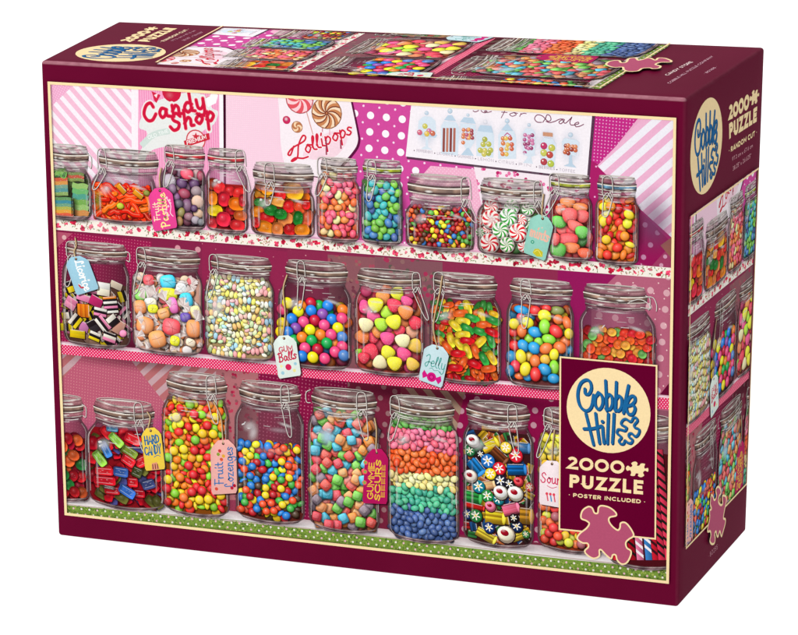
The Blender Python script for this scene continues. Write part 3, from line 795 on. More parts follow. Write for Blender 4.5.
art.element('wall_sign', 'white card of watercolour candy jars with handwriting about candy for sale')
r = [(409, 100), (591, 112), (585.5, 178.5), (403, 156.5)]
art.poly(AL([(409, 104), (594, 115), (588, 181), (404, 159)]), (86, 60, 80, .8))
art.poly(AL(r), (246, 240, 246))
dark = (130, 60, 92)
put_text(art, 'for', 'script', line_map(A, (497.5, 115.5), (523, 117), (498, 108.5)), .12, .42, dark, italic=.15)
for pts_ in ([(545, 96), (558, 106), (575, 104), (592, 95)], [(608, 94), (618, 108), (640, 114), (655, 106), (648, 98), (636, 104), (660, 111), (692, 103)]):
    art.stroke(AL([(400 + x / 7.74, 98 + y / 7.74) for x, y in pts_]), .45, dark, True)
for pts_ in ([(345, 168), (312, 166), (294, 142), (312, 117), (348, 124), (386, 160), (408, 150), (400, 122), (380, 117), (370, 140), (350, 170)],
             [(440, 160), (470, 146), (502, 150), (478, 178), (464, 166), (488, 151), (500, 171), (513, 172), (545, 142), (553, 134), (540, 165), (546, 185), (566, 187), (600, 178), (597, 167), (575, 178), (582, 198), (610, 195), (638, 181)], [(372, 160), (400, 170), (440, 160)]):
    art.stroke(AL([(490 + x / 6.9, 98 + y / 6.9) for x, y in pts_]), .48, dark, True)
blue = (190, 212, 230); blue2 = (216, 229, 241)
def mini(cx, cy, kind):
    art.glow(*A((cx, cy + 8)), 7, 11, (206, 224, 240), .55)
    def q(pts): return AL([(cx + x, cy + y) for x, y in pts])
    def dd(x, y, rad, c):
        p = A((cx + x + (rr.uniform(-.9, .9) if kind != 6 else 0), cy + y + (rr.uniform(-.9, .9) if kind != 6 else 0))) if y > 0 else A((cx + x, cy + y)); c = mixc(c, (246, 240, 246), .12); art.disc(p[0], p[1], rad, mul(c, .92), 9); art.disc(p[0] - rad * .12, p[1] - rad * .15, rad * .8, c, 8); art.disc(p[0] - rad * .3, p[1] - rad * .3, rad * .25, (252, 240, 236), 5)
    if kind == 0:
        art.shape(q([(-9, 10), (-8, -2), (-4, -6), (0, -7), (5, -6), (9, -2), (10, 12)]), blue2); dd(0, -10, 1.2, blue); art.shape(q([(-10, 9), (11, 12), (9, 15), (-9, 12)]), blue)
        for x, y, c in ((-6, 9, (214, 90, 120)), (-1, 4, (206, 200, 80)), (3, 8, (208, 110, 150)), (6, 11, (206, 100, 70)), (1, 10, (230, 190, 70))): dd(x, y, 1.5, c)
        art.shape(q([(-1, 14), (1.5, 14), (1.5, 24), (6, 27), (-6, 26), (-1, 23)]), blue2)
    if kind == 1:
        art.shape(q([(-9, 30), (-9, 2), (-6, -3), (6, -2), (9, 4), (8, 32)]), blue2); art.shape(q([(-6, -4), (-2, -9), (2, -9), (6, -3)]), blue); dd(0, -13, 1.4, blue)
        for x, c in ((-6, (150, 80, 72)), (-2.5, (196, 130, 110)), (1, (140, 70, 66)), (4.5, (180, 110, 96))): art.stroke(q([(x, 4), (x - .5, 28)]), 1.3, c)
    if kind == 2:
        art.shape(q([(-8, -2), (8, 0), (6, 18), (2, 24), (-2, 24), (-6, 17)]), blue2); art.shape(q([(-8, -3), (-4, -8), (5, -7), (8, -1)]), blue); dd(0, -10, .9, blue)
        for k in range(13): dd(-4 + (k % 4) * 2.8, 5 + (k // 4) * 4, 1.1, [(222, 120, 70), (190, 80, 110), (236, 160, 80), (160, 60, 70)][k % 4])
        art.shape(q([(-1, 23), (1, 23), (6, 31), (-7, 30)]), blue)
    if kind == 3:
        art.shape(q([(-9, 28), (-9, 6), (-6, -2), (6, 0), (9, 8), (8, 30)]), blue2); art.shape(q([(-8, 3), (-5, -3), (6, -2), (8, 5)]), blue); dd(0, -6, 1.2, (226, 226, 236))
        for x, y in ((0, 12), (-3, 17), (3, 17), (-5, 23), (0, 22), (5, 22), (-2, 26), (3, 26)): dd(x, y, 1.5, rr.choice([(190, 190, 70), (170, 176, 60), (210, 200, 90)]))
    if kind == 4:
        art.shape(q([(-9, 28), (-9, 4), (-6, 0), (7, 0), (9, 6), (9, 28)]), blue2); art.shape(q([(-6, -1), (0, -8), (6, 0)]), blue); dd(0, -10, 1.3, blue)
        art.stroke(q([(-3, 5), (0, 2), (4, 5)]), .5, (190, 70, 130))
        for k in range(11): dd(-5 + (k % 3) * 4.6 + rr.uniform(-.5, .5), 8 + (k // 3) * 5, 1.25, [(222, 120, 60), (230, 190, 80), (210, 90, 60)][k % 3])
    if kind == 5:
        art.shape(q([(-6, 20), (-6, 0), (-3, -5), (4, -4), (6, 0), (6, 22)]), blue2); dd(0, -8, 1, blue)
        for k in range(13): dd(-3.5 + (k % 3) * 3.2, 3 + (k // 3) * 4, 1.1, rr.choice([(176, 70, 130), (150, 50, 100), (206, 110, 160)]))
        art.shape(q([(-7, 20), (8, 22), (2, 24), (4, 31), (-6, 30), (-1, 24)]), blue2)
    if kind == 6:
        art.shape(q([(-7, 30), (-8, 8), (-4, 2), (5, 3), (8, 8), (7, 32)]), blue2); art.poly(q([(-5, -4), (5, -3), (5, 1), (-5, 0)]), (206, 150, 120))
        for x, y, c in ((-4, 10, (190, 40, 90)), (4, 12, (196, 196, 70)), (-4, 17, (200, 200, 80)), (2, 19, (190, 60, 50)), (-4, 26, (180, 50, 60)), (3, 28, (180, 196, 60))): dd(x, y, 1.9, c)
    if kind == 7:
        art.shape(q([(-9, 2), (-6, -2), (6, 0), (9, 3), (5, 16), (-6, 14)]), blue2); dd(0, -5, 1.3, blue)
        for k in range(10): dd(-5 + (k % 4) * 3.2, 6 + (k // 4) * 3.6, 1.2, rr.choice([(200, 90, 50), (150, 50, 40), (222, 130, 80)]))
        art.shape(q([(-1, 15), (1, 15), (2, 24), (6, 28), (-7, 26), (-2, 24)]), blue)
for k, (x, y) in enumerate([(424, 123), (447.5, 124), (465.5, 125), (483, 128), (505, 131), (527, 133), (546, 136), (569, 140)]): mini(x, y, k)
for i, w in enumerate(['PEPPERMINT', 'LICORICE', 'GUMMIES', 'LEMON', 'CITRUS', 'PINK', 'BERRIES', 'TOFFEE']):
    x0 = 414 + i * 20.5; y0 = 152 + i * 2.75
    put_text(art, w, 'caps', line_map(A, (x0, y0), (x0 + 16, y0 + 1.9), (x0, y0 - 2.9)), .25, .22, (188, 176, 190)); art.disc(*A((x0 - 2.4, y0 - 1.4)), .35, (90, 60, 80), 6)

# ------------------------------------------------------------------ candy jars
class Jar:
    def __init__(s, label, xl, xr, ll, lr, yt, yn, yb, yf, bail='', gasket=(164, 136, 118), tint=(150, 110, 130), sag=.06):
        art.element('candy_jar', label)
        xm = (xl + xr) / 2
        p = A((xm, yb)); q = A((xm, yt)); n = A((xm, yn)); f = A((xm, yf))
        s.cx = (p[0] + q[0]) / 2; s.yb = p[1]; s.yt = q[1]; s.yn = n[1]; s.yf = f[1]
        e0, e1 = A((xl, (yn + yb) / 2)), A((xr, (yn + yb) / 2)); s.cx = (e0[0] + e1[0]) / 2
        s.hb = (e1[0] - e0[0]) / 2
        l0, l1 = A((ll, yt + 5)), A((lr, yt + 5)); s.lc = (l0[0] + l1[0]) / 2; s.hl = (l1[0] - l0[0]) / 2
        s.sag = sag * s.hb; s.bail = bail; s.gasket = gasket; s.tint = tint
        s.hn = s.hl * .93; s.sh = min(.42 * s.hb, .22 * (s.yb - s.yn)); s.rb = min(.3 * s.hb, .16 * (s.yb - s.yn))
        s.rnd = random.Random(int(xl * 7 + yt)); s.U = K
    def w(s, y):
        """half width of the glass at height y"""
        if y < s.yn: return s.hn
        if y < s.yn + s.sh:
            t = (y - s.yn) / s.sh; return s.hn + (s.hb - s.hn) * math.sin(t * math.pi / 2)
        if y > s.yb - s.rb:
            t = (y - (s.yb - s.rb)) / s.rb; return s.hb - s.rb * (1 - math.sqrt(max(0, 1 - min(1, t) ** 2)))
        return s.hb
    def ctr(s, y): t = np.clip((y - s.yt) / (s.yb - s.yt), 0, 1); t2 = min(1, t * 2.2); return s.lc * (1 - t2) + s.cx * t2
    def prof(s, y0, y1, inset=0, n=26, side=1, sag=True):
        ys = np.linspace(y0, y1, n); return [(s.ctr(y) + side * max(0.1, s.w(y) - inset), y) for y in ys]
    def outline(s, y0, inset=0, yb=None):
        yb = yb or s.yb
        L = s.prof(y0, yb - .01, inset, side=-1); R = s.prof(y0, yb - .01, inset)
        w = R[-1][0] - L[-1][0]; m = (L[-1][0] + R[-1][0]) / 2
        bot = [(m + w / 2 * c, yb + s.sag * (1 - c * c) * .9) for c in np.linspace(1, -1, 9)]
        return L, R, bot
    def glass_back(s, fill=None, fa=1.0):
        # soft shadow on shelf and wall, then the tinted inside
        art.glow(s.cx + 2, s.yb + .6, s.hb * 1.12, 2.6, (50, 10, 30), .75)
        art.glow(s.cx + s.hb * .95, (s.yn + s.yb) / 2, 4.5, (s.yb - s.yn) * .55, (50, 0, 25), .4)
        L, R, bot = s.outline(s.yn - 1)
        art.strip(L, [(s.ctr(p[1]), p[1]) for p in L], (*mul(s.tint, .72), .6), (*mul(s.tint, 1.1), .28)); art.strip(R, [(s.ctr(p[1]), p[1]) for p in R], (*mul(s.tint, .66), .65), (*mul(s.tint, 1.1), .28))
        art.poly([tuple(R[-1])] + bot + [tuple(L[-1])], (*mul(s.tint, .6), .9))
        if fill:
            yf = s.yf
            Lf = s.prof(yf + 1.2, s.yb - 1.2, .7, side=-1); Rf = s.prof(yf + 1.2, s.yb - 1.2, .7)
            c = mul(fill, .85)
            art.strip(Lf, Rf, c, c)
            b = [(s.cx + (s.w(s.yb - 1.2) - .7) * k, s.yb - 1.2 + s.sag * .7 * (1 - k * k)) for k in np.linspace(1, -1, 9)]
            art.poly(b, c)
    def inside(s, x, y, r):
        if y < s.yf + r * .3 or y > s.yb - r * .75 - .5 + s.sag * .5: return False
        return abs(x - s.ctr(y)) < min(s.w(min(y, s.yb - .3)) - r * .8 - .25, s.w(min(y + r * .75, s.yb - .1)) - r * .3)
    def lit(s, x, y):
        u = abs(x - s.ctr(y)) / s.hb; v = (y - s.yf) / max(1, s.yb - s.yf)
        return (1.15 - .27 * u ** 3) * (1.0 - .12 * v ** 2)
    def spots(s, d, jit=.22, flat=.87):
        out = []; y = s.yf + d * .35; j = 0
        while y < s.yb + d:
            x = s.cx - s.hb * 1.2 + (d / 2 if j % 2 else 0) + s.rnd.uniform(0, d * .2)
            while x < s.cx + s.hb * 1.2:
                px, py = x + s.rnd.uniform(-jit, jit) * d, y + s.rnd.uniform(-jit, jit) * d
                out.append((px, py)); x += d
            y += d * flat; j += 1
        s.rnd.shuffle(out); return out
    def candies(s, pal, rx, ry, d, ex=2.0, gloss=.5, sugar=0, edge=.6, top=1.2, layers=(.8, 1), gel=False, anyang=True, taper=0, palf=None, var=.12, flatd=.87, squash=None):
        for li, f in enumerate(layers):
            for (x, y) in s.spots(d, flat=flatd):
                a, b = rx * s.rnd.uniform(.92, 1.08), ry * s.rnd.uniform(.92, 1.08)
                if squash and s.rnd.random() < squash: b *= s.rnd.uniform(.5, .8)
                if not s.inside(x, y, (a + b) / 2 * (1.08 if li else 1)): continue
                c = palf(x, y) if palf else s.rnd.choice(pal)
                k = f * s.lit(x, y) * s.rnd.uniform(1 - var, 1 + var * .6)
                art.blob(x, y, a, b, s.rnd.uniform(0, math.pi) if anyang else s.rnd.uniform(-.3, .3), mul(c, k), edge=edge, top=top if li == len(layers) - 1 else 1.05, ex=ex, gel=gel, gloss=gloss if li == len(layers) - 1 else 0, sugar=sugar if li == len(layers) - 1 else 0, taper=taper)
    def traced(s, items, o, sc, **kw):
        """items: (x, y, rx, ry, deg, colour) read off an enlargement with origin o and scale sc"""
        for it in items:
            x, y, a, b, dg, c = it
            p = A((o[0] + x / sc, o[1] + y / sc))
            art.blob(p[0], p[1], a / sc * K, b / sc * K, math.radians(dg), mul(c, s.lit(*p)), **kw)
    def streak(s, base=1.0):
        g = [(s.rnd.uniform(-.95, -.5), .12, .5), (s.rnd.uniform(-.3, .1), .1, .25), (s.rnd.uniform(.3, .6), .1, .35), (s.rnd.uniform(.7, .95), .07, .3), (s.rnd.uniform(-.2, .5), .16, -.3), (s.rnd.uniform(-.6, -.2), .08, -.25)]
        def f(x): return base * (1 - .38 * np.abs(x) ** 5) * (1 + sum(a * np.exp(-((x - m) / w) ** 2) for m, w, a in g))
        return f
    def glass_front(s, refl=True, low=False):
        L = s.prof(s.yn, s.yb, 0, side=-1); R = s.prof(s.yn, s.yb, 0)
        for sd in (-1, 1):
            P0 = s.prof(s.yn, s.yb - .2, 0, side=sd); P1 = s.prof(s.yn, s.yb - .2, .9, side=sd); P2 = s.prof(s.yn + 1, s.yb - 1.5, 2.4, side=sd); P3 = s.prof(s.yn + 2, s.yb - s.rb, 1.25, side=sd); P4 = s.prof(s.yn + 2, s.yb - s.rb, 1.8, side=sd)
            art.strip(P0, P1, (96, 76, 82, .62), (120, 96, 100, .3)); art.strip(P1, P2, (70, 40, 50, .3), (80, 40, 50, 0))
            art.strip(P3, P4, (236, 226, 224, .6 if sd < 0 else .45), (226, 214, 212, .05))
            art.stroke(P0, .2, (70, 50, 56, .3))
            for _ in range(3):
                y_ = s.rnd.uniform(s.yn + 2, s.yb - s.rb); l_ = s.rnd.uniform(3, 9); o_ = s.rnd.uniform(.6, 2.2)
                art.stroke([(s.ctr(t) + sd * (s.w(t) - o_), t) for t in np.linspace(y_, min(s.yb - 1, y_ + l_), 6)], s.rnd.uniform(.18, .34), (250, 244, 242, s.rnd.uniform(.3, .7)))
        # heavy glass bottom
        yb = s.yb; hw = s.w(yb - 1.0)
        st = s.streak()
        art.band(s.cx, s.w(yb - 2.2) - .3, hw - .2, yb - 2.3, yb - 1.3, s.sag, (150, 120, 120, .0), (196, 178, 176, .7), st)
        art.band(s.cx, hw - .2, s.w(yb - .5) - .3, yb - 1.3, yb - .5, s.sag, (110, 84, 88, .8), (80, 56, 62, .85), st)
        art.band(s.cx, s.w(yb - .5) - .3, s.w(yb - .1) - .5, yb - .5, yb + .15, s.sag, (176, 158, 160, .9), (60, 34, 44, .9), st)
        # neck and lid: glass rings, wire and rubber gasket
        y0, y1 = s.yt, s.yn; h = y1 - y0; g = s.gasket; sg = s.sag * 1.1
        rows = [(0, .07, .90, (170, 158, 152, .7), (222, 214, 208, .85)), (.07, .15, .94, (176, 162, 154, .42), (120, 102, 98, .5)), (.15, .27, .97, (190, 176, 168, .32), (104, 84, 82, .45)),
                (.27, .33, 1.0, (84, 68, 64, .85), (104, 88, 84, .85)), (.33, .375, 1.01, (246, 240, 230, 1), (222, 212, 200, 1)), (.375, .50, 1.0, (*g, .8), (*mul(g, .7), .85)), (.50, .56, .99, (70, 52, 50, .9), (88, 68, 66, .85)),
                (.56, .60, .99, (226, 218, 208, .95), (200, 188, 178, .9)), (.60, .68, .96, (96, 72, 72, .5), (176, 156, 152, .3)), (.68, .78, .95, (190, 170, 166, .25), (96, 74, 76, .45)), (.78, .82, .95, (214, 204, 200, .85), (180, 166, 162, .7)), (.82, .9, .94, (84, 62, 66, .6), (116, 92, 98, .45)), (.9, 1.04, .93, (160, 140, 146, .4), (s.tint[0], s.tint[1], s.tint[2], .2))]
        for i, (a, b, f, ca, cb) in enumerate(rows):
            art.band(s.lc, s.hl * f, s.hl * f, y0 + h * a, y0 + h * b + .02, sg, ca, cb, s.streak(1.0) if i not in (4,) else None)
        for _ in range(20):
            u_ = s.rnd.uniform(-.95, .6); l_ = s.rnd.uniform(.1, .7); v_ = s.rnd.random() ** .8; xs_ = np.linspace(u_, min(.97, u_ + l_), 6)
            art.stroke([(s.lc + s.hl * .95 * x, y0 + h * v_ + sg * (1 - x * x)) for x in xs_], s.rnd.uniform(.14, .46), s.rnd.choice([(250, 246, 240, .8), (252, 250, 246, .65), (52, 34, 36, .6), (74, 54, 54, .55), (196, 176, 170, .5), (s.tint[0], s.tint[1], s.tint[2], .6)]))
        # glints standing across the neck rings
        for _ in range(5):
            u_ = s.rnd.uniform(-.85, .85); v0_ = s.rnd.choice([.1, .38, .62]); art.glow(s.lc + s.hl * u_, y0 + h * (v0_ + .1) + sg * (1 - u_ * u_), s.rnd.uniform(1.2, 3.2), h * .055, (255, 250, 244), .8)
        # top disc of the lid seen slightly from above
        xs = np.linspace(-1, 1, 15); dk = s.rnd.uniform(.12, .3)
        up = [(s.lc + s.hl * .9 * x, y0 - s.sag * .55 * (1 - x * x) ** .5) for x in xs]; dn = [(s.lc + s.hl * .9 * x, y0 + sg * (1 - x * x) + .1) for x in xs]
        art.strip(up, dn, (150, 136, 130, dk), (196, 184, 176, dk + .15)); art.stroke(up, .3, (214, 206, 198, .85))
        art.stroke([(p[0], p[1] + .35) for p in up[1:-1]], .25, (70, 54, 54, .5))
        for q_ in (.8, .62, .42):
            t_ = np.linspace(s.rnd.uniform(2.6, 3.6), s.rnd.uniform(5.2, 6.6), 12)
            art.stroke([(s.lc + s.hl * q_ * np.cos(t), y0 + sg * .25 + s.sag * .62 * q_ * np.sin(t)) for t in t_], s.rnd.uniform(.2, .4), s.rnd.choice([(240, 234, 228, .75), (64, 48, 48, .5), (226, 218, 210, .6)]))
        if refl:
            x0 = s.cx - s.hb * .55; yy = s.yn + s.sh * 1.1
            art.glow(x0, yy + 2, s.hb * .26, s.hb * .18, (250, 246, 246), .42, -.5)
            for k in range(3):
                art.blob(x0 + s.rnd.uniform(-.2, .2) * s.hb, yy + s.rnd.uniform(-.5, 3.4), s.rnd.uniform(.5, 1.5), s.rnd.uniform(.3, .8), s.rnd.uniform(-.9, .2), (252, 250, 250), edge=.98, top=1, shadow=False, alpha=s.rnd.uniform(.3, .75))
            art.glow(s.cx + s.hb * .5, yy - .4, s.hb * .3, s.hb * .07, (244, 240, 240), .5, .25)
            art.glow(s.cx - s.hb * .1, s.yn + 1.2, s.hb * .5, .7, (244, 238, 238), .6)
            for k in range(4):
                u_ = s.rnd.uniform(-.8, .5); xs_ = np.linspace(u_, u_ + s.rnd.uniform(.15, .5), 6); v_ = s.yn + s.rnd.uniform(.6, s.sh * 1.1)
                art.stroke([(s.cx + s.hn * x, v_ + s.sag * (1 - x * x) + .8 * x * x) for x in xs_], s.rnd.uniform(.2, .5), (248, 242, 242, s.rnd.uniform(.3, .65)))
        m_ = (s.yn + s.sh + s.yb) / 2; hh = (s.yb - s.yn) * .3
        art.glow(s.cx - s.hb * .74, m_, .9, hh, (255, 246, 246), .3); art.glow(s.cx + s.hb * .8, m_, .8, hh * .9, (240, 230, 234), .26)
        for b in s.bail: s.clasp(b)
    def wire(s, pts, w=.4):
        w = min(w, .44)
        art.stroke([(p[0] + .28, p[1] + .28) for p in pts], w, (50, 38, 40, .6), True)
        art.stroke(pts, w, (186, 176, 170), True); art.stroke([(p[0] - .06, p[1] - .06) for p in pts], w * .4, (244, 240, 234), True)
    def clasp(s, kind):
        """L/R: wire clasp at that edge hanging outward; l/r: clasp on the front left or front right; o: small side loop"""
        sd = -1 if kind in 'Ll' else 1; y0 = s.yt; h = s.yn - s.yt
        if kind in 'LR': bx = s.lc + sd * s.hl * .86; dx = sd * 4.2
        elif kind in 'lr': bx = s.lc + sd * s.hl * .5; dx = sd * 1.6
        else:
            bx = s.lc + s.hl; s.wire([(bx - 1, y0 + h * .3), (bx + 1.3, y0 + h * .42), (bx + 1.1, y0 + h * .85), (bx - .5, y0 + h * .8)], .5); return
        w = s.rnd.uniform(2.1, 2.8); dx *= s.rnd.uniform(.7, 1.3); bx += s.rnd.uniform(-1, 1)
        s.wire([(bx - w, y0 + h * .75), (bx - w * .9, y0 + h * .08), (bx + w * .7, y0 + h * .05), (bx + w * 1.1, y0 + h * .72)])
        s.wire([(bx - w * 1.1, y0 + h * .72), (bx - w * .3, y0 + h * .98), (bx + w * .5, y0 + h * .72), (bx + w * 1.1, y0 + h * .95)])
        s.wire([(bx - w * 1.0, y0 + h * 1.0), (bx, y0 + h * .72), (bx + w * .9, y0 + h * 1.05)])
        H = min(12, (s.yb - s.yn) * .28) * s.rnd.uniform(.85, 1.15)
        s.wire([(bx - w * .8, y0 + h), (bx - w * .3 + dx, y0 + h + H), (bx + w * .7 + dx, y0 + h + H * 1.02), (bx + w * 1.0, y0 + h * .95)], .55)

def hexc(s): return tuple(int(s[i:i + 2], 16) for i in (0, 2, 4))
RED, ORG, YEL, GRN, BLU, PNK = (206, 34, 40), (238, 112, 34), (244, 200, 36), (96, 172, 56), (44, 126, 190), (232, 72, 110)
def rect(cx, cy, w, h, ang, cols, sh=True, light=1.0):
    """a square cut candy of parallel stripes"""
    ca, sa = math.cos(ang), math.sin(ang)
    def T(x, y): return (cx + x * ca - y * sa, cy + x * sa + y * ca)
    if sh: art.poly([T(-w * .54, -h * .5), T(w * .56, -h * .5), T(w * .58, h * .6), T(-w * .5, h * .6)], (46, 20, 26, .85))
    n = len(cols)
    for i, c in enumerate(cols):
        a, b = -h / 2 + h * i / n, -h / 2 + h * (i + 1) / n
        c = mul(c, light)
        art.poly([T(-w / 2, a), T(w / 2, a), T(w / 2, b), T(-w / 2, b)], [(*mul(c, 1.06), 1), (*mul(c, .88), 1), (*mul(c, .7), 1), (*mul(c, .92), 1)])
    art.stroke([T(-w * .45, -h * .46), T(w * .4, -h * .46)], .35, (255, 245, 240, .5))

# -------- top row
def top_row():
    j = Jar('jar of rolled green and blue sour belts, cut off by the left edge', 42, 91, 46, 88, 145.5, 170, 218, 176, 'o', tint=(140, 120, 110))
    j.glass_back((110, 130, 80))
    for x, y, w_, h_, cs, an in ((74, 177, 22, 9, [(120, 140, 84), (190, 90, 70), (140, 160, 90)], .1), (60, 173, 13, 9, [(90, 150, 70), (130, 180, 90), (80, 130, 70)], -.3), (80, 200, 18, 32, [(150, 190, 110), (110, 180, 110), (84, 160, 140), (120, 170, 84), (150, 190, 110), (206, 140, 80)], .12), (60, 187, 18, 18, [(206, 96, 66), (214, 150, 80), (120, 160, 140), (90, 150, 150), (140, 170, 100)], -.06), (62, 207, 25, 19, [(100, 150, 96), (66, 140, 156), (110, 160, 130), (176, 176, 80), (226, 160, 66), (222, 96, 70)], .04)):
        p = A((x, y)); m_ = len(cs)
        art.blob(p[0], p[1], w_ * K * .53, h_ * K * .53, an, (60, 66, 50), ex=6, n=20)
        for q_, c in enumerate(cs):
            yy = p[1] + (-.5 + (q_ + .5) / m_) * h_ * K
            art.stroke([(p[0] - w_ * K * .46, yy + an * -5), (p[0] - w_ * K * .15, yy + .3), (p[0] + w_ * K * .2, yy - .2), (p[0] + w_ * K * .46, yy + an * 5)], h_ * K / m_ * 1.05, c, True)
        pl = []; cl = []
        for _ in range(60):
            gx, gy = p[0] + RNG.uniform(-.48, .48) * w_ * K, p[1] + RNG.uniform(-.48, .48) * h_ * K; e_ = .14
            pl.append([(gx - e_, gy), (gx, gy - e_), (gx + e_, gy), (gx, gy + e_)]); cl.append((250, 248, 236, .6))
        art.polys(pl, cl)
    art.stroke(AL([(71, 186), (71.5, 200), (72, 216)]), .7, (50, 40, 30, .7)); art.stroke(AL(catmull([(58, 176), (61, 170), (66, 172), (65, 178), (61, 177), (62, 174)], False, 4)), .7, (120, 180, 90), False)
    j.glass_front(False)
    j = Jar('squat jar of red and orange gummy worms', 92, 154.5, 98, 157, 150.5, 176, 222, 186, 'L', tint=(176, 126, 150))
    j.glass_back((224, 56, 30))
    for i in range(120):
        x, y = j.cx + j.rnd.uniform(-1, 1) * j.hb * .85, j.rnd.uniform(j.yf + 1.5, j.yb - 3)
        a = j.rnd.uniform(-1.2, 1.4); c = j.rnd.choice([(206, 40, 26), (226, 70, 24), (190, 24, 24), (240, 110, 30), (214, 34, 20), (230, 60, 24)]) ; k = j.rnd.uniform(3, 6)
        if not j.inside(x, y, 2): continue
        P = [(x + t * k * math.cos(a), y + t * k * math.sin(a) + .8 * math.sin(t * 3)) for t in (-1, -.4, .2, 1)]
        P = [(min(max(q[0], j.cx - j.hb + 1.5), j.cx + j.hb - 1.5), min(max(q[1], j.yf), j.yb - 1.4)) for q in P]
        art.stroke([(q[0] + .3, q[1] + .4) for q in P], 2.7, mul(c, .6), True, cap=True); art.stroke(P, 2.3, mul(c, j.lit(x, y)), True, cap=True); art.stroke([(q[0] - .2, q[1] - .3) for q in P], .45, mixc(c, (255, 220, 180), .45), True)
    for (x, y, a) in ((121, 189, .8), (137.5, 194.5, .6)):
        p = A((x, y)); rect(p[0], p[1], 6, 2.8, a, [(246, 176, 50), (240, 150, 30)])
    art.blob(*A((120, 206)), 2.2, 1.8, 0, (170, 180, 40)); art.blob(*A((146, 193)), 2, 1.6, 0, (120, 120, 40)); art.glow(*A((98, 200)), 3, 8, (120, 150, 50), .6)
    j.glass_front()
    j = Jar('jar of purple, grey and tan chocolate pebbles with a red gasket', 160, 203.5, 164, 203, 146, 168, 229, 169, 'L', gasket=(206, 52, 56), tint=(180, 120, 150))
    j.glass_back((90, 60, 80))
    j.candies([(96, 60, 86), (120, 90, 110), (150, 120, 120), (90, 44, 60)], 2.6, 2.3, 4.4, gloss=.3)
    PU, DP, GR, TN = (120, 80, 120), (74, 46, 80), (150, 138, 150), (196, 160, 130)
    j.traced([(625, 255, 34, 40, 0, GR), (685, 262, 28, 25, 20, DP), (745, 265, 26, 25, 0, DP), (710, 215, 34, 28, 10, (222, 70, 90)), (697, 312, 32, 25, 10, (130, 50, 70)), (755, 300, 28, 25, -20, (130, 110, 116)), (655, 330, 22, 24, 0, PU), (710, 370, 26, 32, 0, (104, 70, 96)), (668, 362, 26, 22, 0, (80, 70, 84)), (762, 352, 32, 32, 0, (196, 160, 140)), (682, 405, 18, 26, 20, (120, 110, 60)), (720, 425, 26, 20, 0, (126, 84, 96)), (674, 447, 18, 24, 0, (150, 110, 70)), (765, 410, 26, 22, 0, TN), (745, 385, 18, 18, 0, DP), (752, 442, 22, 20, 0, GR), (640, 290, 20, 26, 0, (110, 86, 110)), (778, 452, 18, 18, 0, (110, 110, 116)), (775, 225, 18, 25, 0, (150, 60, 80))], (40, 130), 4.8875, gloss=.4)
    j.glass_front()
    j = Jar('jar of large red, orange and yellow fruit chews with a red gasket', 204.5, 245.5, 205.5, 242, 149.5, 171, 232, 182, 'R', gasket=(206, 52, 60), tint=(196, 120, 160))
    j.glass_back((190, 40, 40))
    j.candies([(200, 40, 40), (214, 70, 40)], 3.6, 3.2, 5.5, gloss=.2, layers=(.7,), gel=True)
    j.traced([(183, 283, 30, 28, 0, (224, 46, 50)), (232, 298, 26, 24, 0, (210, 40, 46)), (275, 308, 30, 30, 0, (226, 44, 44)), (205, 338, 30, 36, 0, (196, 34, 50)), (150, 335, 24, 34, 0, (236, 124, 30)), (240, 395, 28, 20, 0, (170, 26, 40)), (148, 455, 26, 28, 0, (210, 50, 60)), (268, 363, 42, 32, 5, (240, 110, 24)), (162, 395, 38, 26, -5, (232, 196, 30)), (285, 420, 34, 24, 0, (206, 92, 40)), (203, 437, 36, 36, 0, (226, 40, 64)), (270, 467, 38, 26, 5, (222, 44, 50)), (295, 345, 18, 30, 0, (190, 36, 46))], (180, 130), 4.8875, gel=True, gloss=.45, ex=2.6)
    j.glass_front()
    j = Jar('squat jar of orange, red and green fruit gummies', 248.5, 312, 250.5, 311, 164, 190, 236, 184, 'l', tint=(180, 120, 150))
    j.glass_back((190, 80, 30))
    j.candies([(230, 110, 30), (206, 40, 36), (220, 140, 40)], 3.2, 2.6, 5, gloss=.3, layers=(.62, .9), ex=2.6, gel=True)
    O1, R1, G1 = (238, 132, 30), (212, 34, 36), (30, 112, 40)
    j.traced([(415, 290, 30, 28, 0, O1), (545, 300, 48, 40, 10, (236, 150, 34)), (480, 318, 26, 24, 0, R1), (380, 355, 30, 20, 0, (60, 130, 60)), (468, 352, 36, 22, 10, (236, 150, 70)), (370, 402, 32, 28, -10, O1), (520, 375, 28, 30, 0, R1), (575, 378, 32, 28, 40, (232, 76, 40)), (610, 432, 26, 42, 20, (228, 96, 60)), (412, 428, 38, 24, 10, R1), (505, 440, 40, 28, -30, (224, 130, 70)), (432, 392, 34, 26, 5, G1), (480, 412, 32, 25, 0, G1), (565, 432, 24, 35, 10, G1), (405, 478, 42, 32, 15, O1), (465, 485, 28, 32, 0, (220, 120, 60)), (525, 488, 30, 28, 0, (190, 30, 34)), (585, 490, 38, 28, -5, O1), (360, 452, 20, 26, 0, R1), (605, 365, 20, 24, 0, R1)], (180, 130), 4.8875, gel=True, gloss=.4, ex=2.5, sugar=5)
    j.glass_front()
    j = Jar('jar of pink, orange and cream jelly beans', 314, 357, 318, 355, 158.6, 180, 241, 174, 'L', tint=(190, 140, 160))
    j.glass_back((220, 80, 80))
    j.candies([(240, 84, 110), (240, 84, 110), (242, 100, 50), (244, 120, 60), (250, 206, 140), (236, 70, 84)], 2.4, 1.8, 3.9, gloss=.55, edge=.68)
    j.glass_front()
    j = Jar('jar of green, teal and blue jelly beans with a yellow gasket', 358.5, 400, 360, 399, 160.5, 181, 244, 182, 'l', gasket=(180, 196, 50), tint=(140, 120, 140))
    j.glass_back((40, 110, 110))
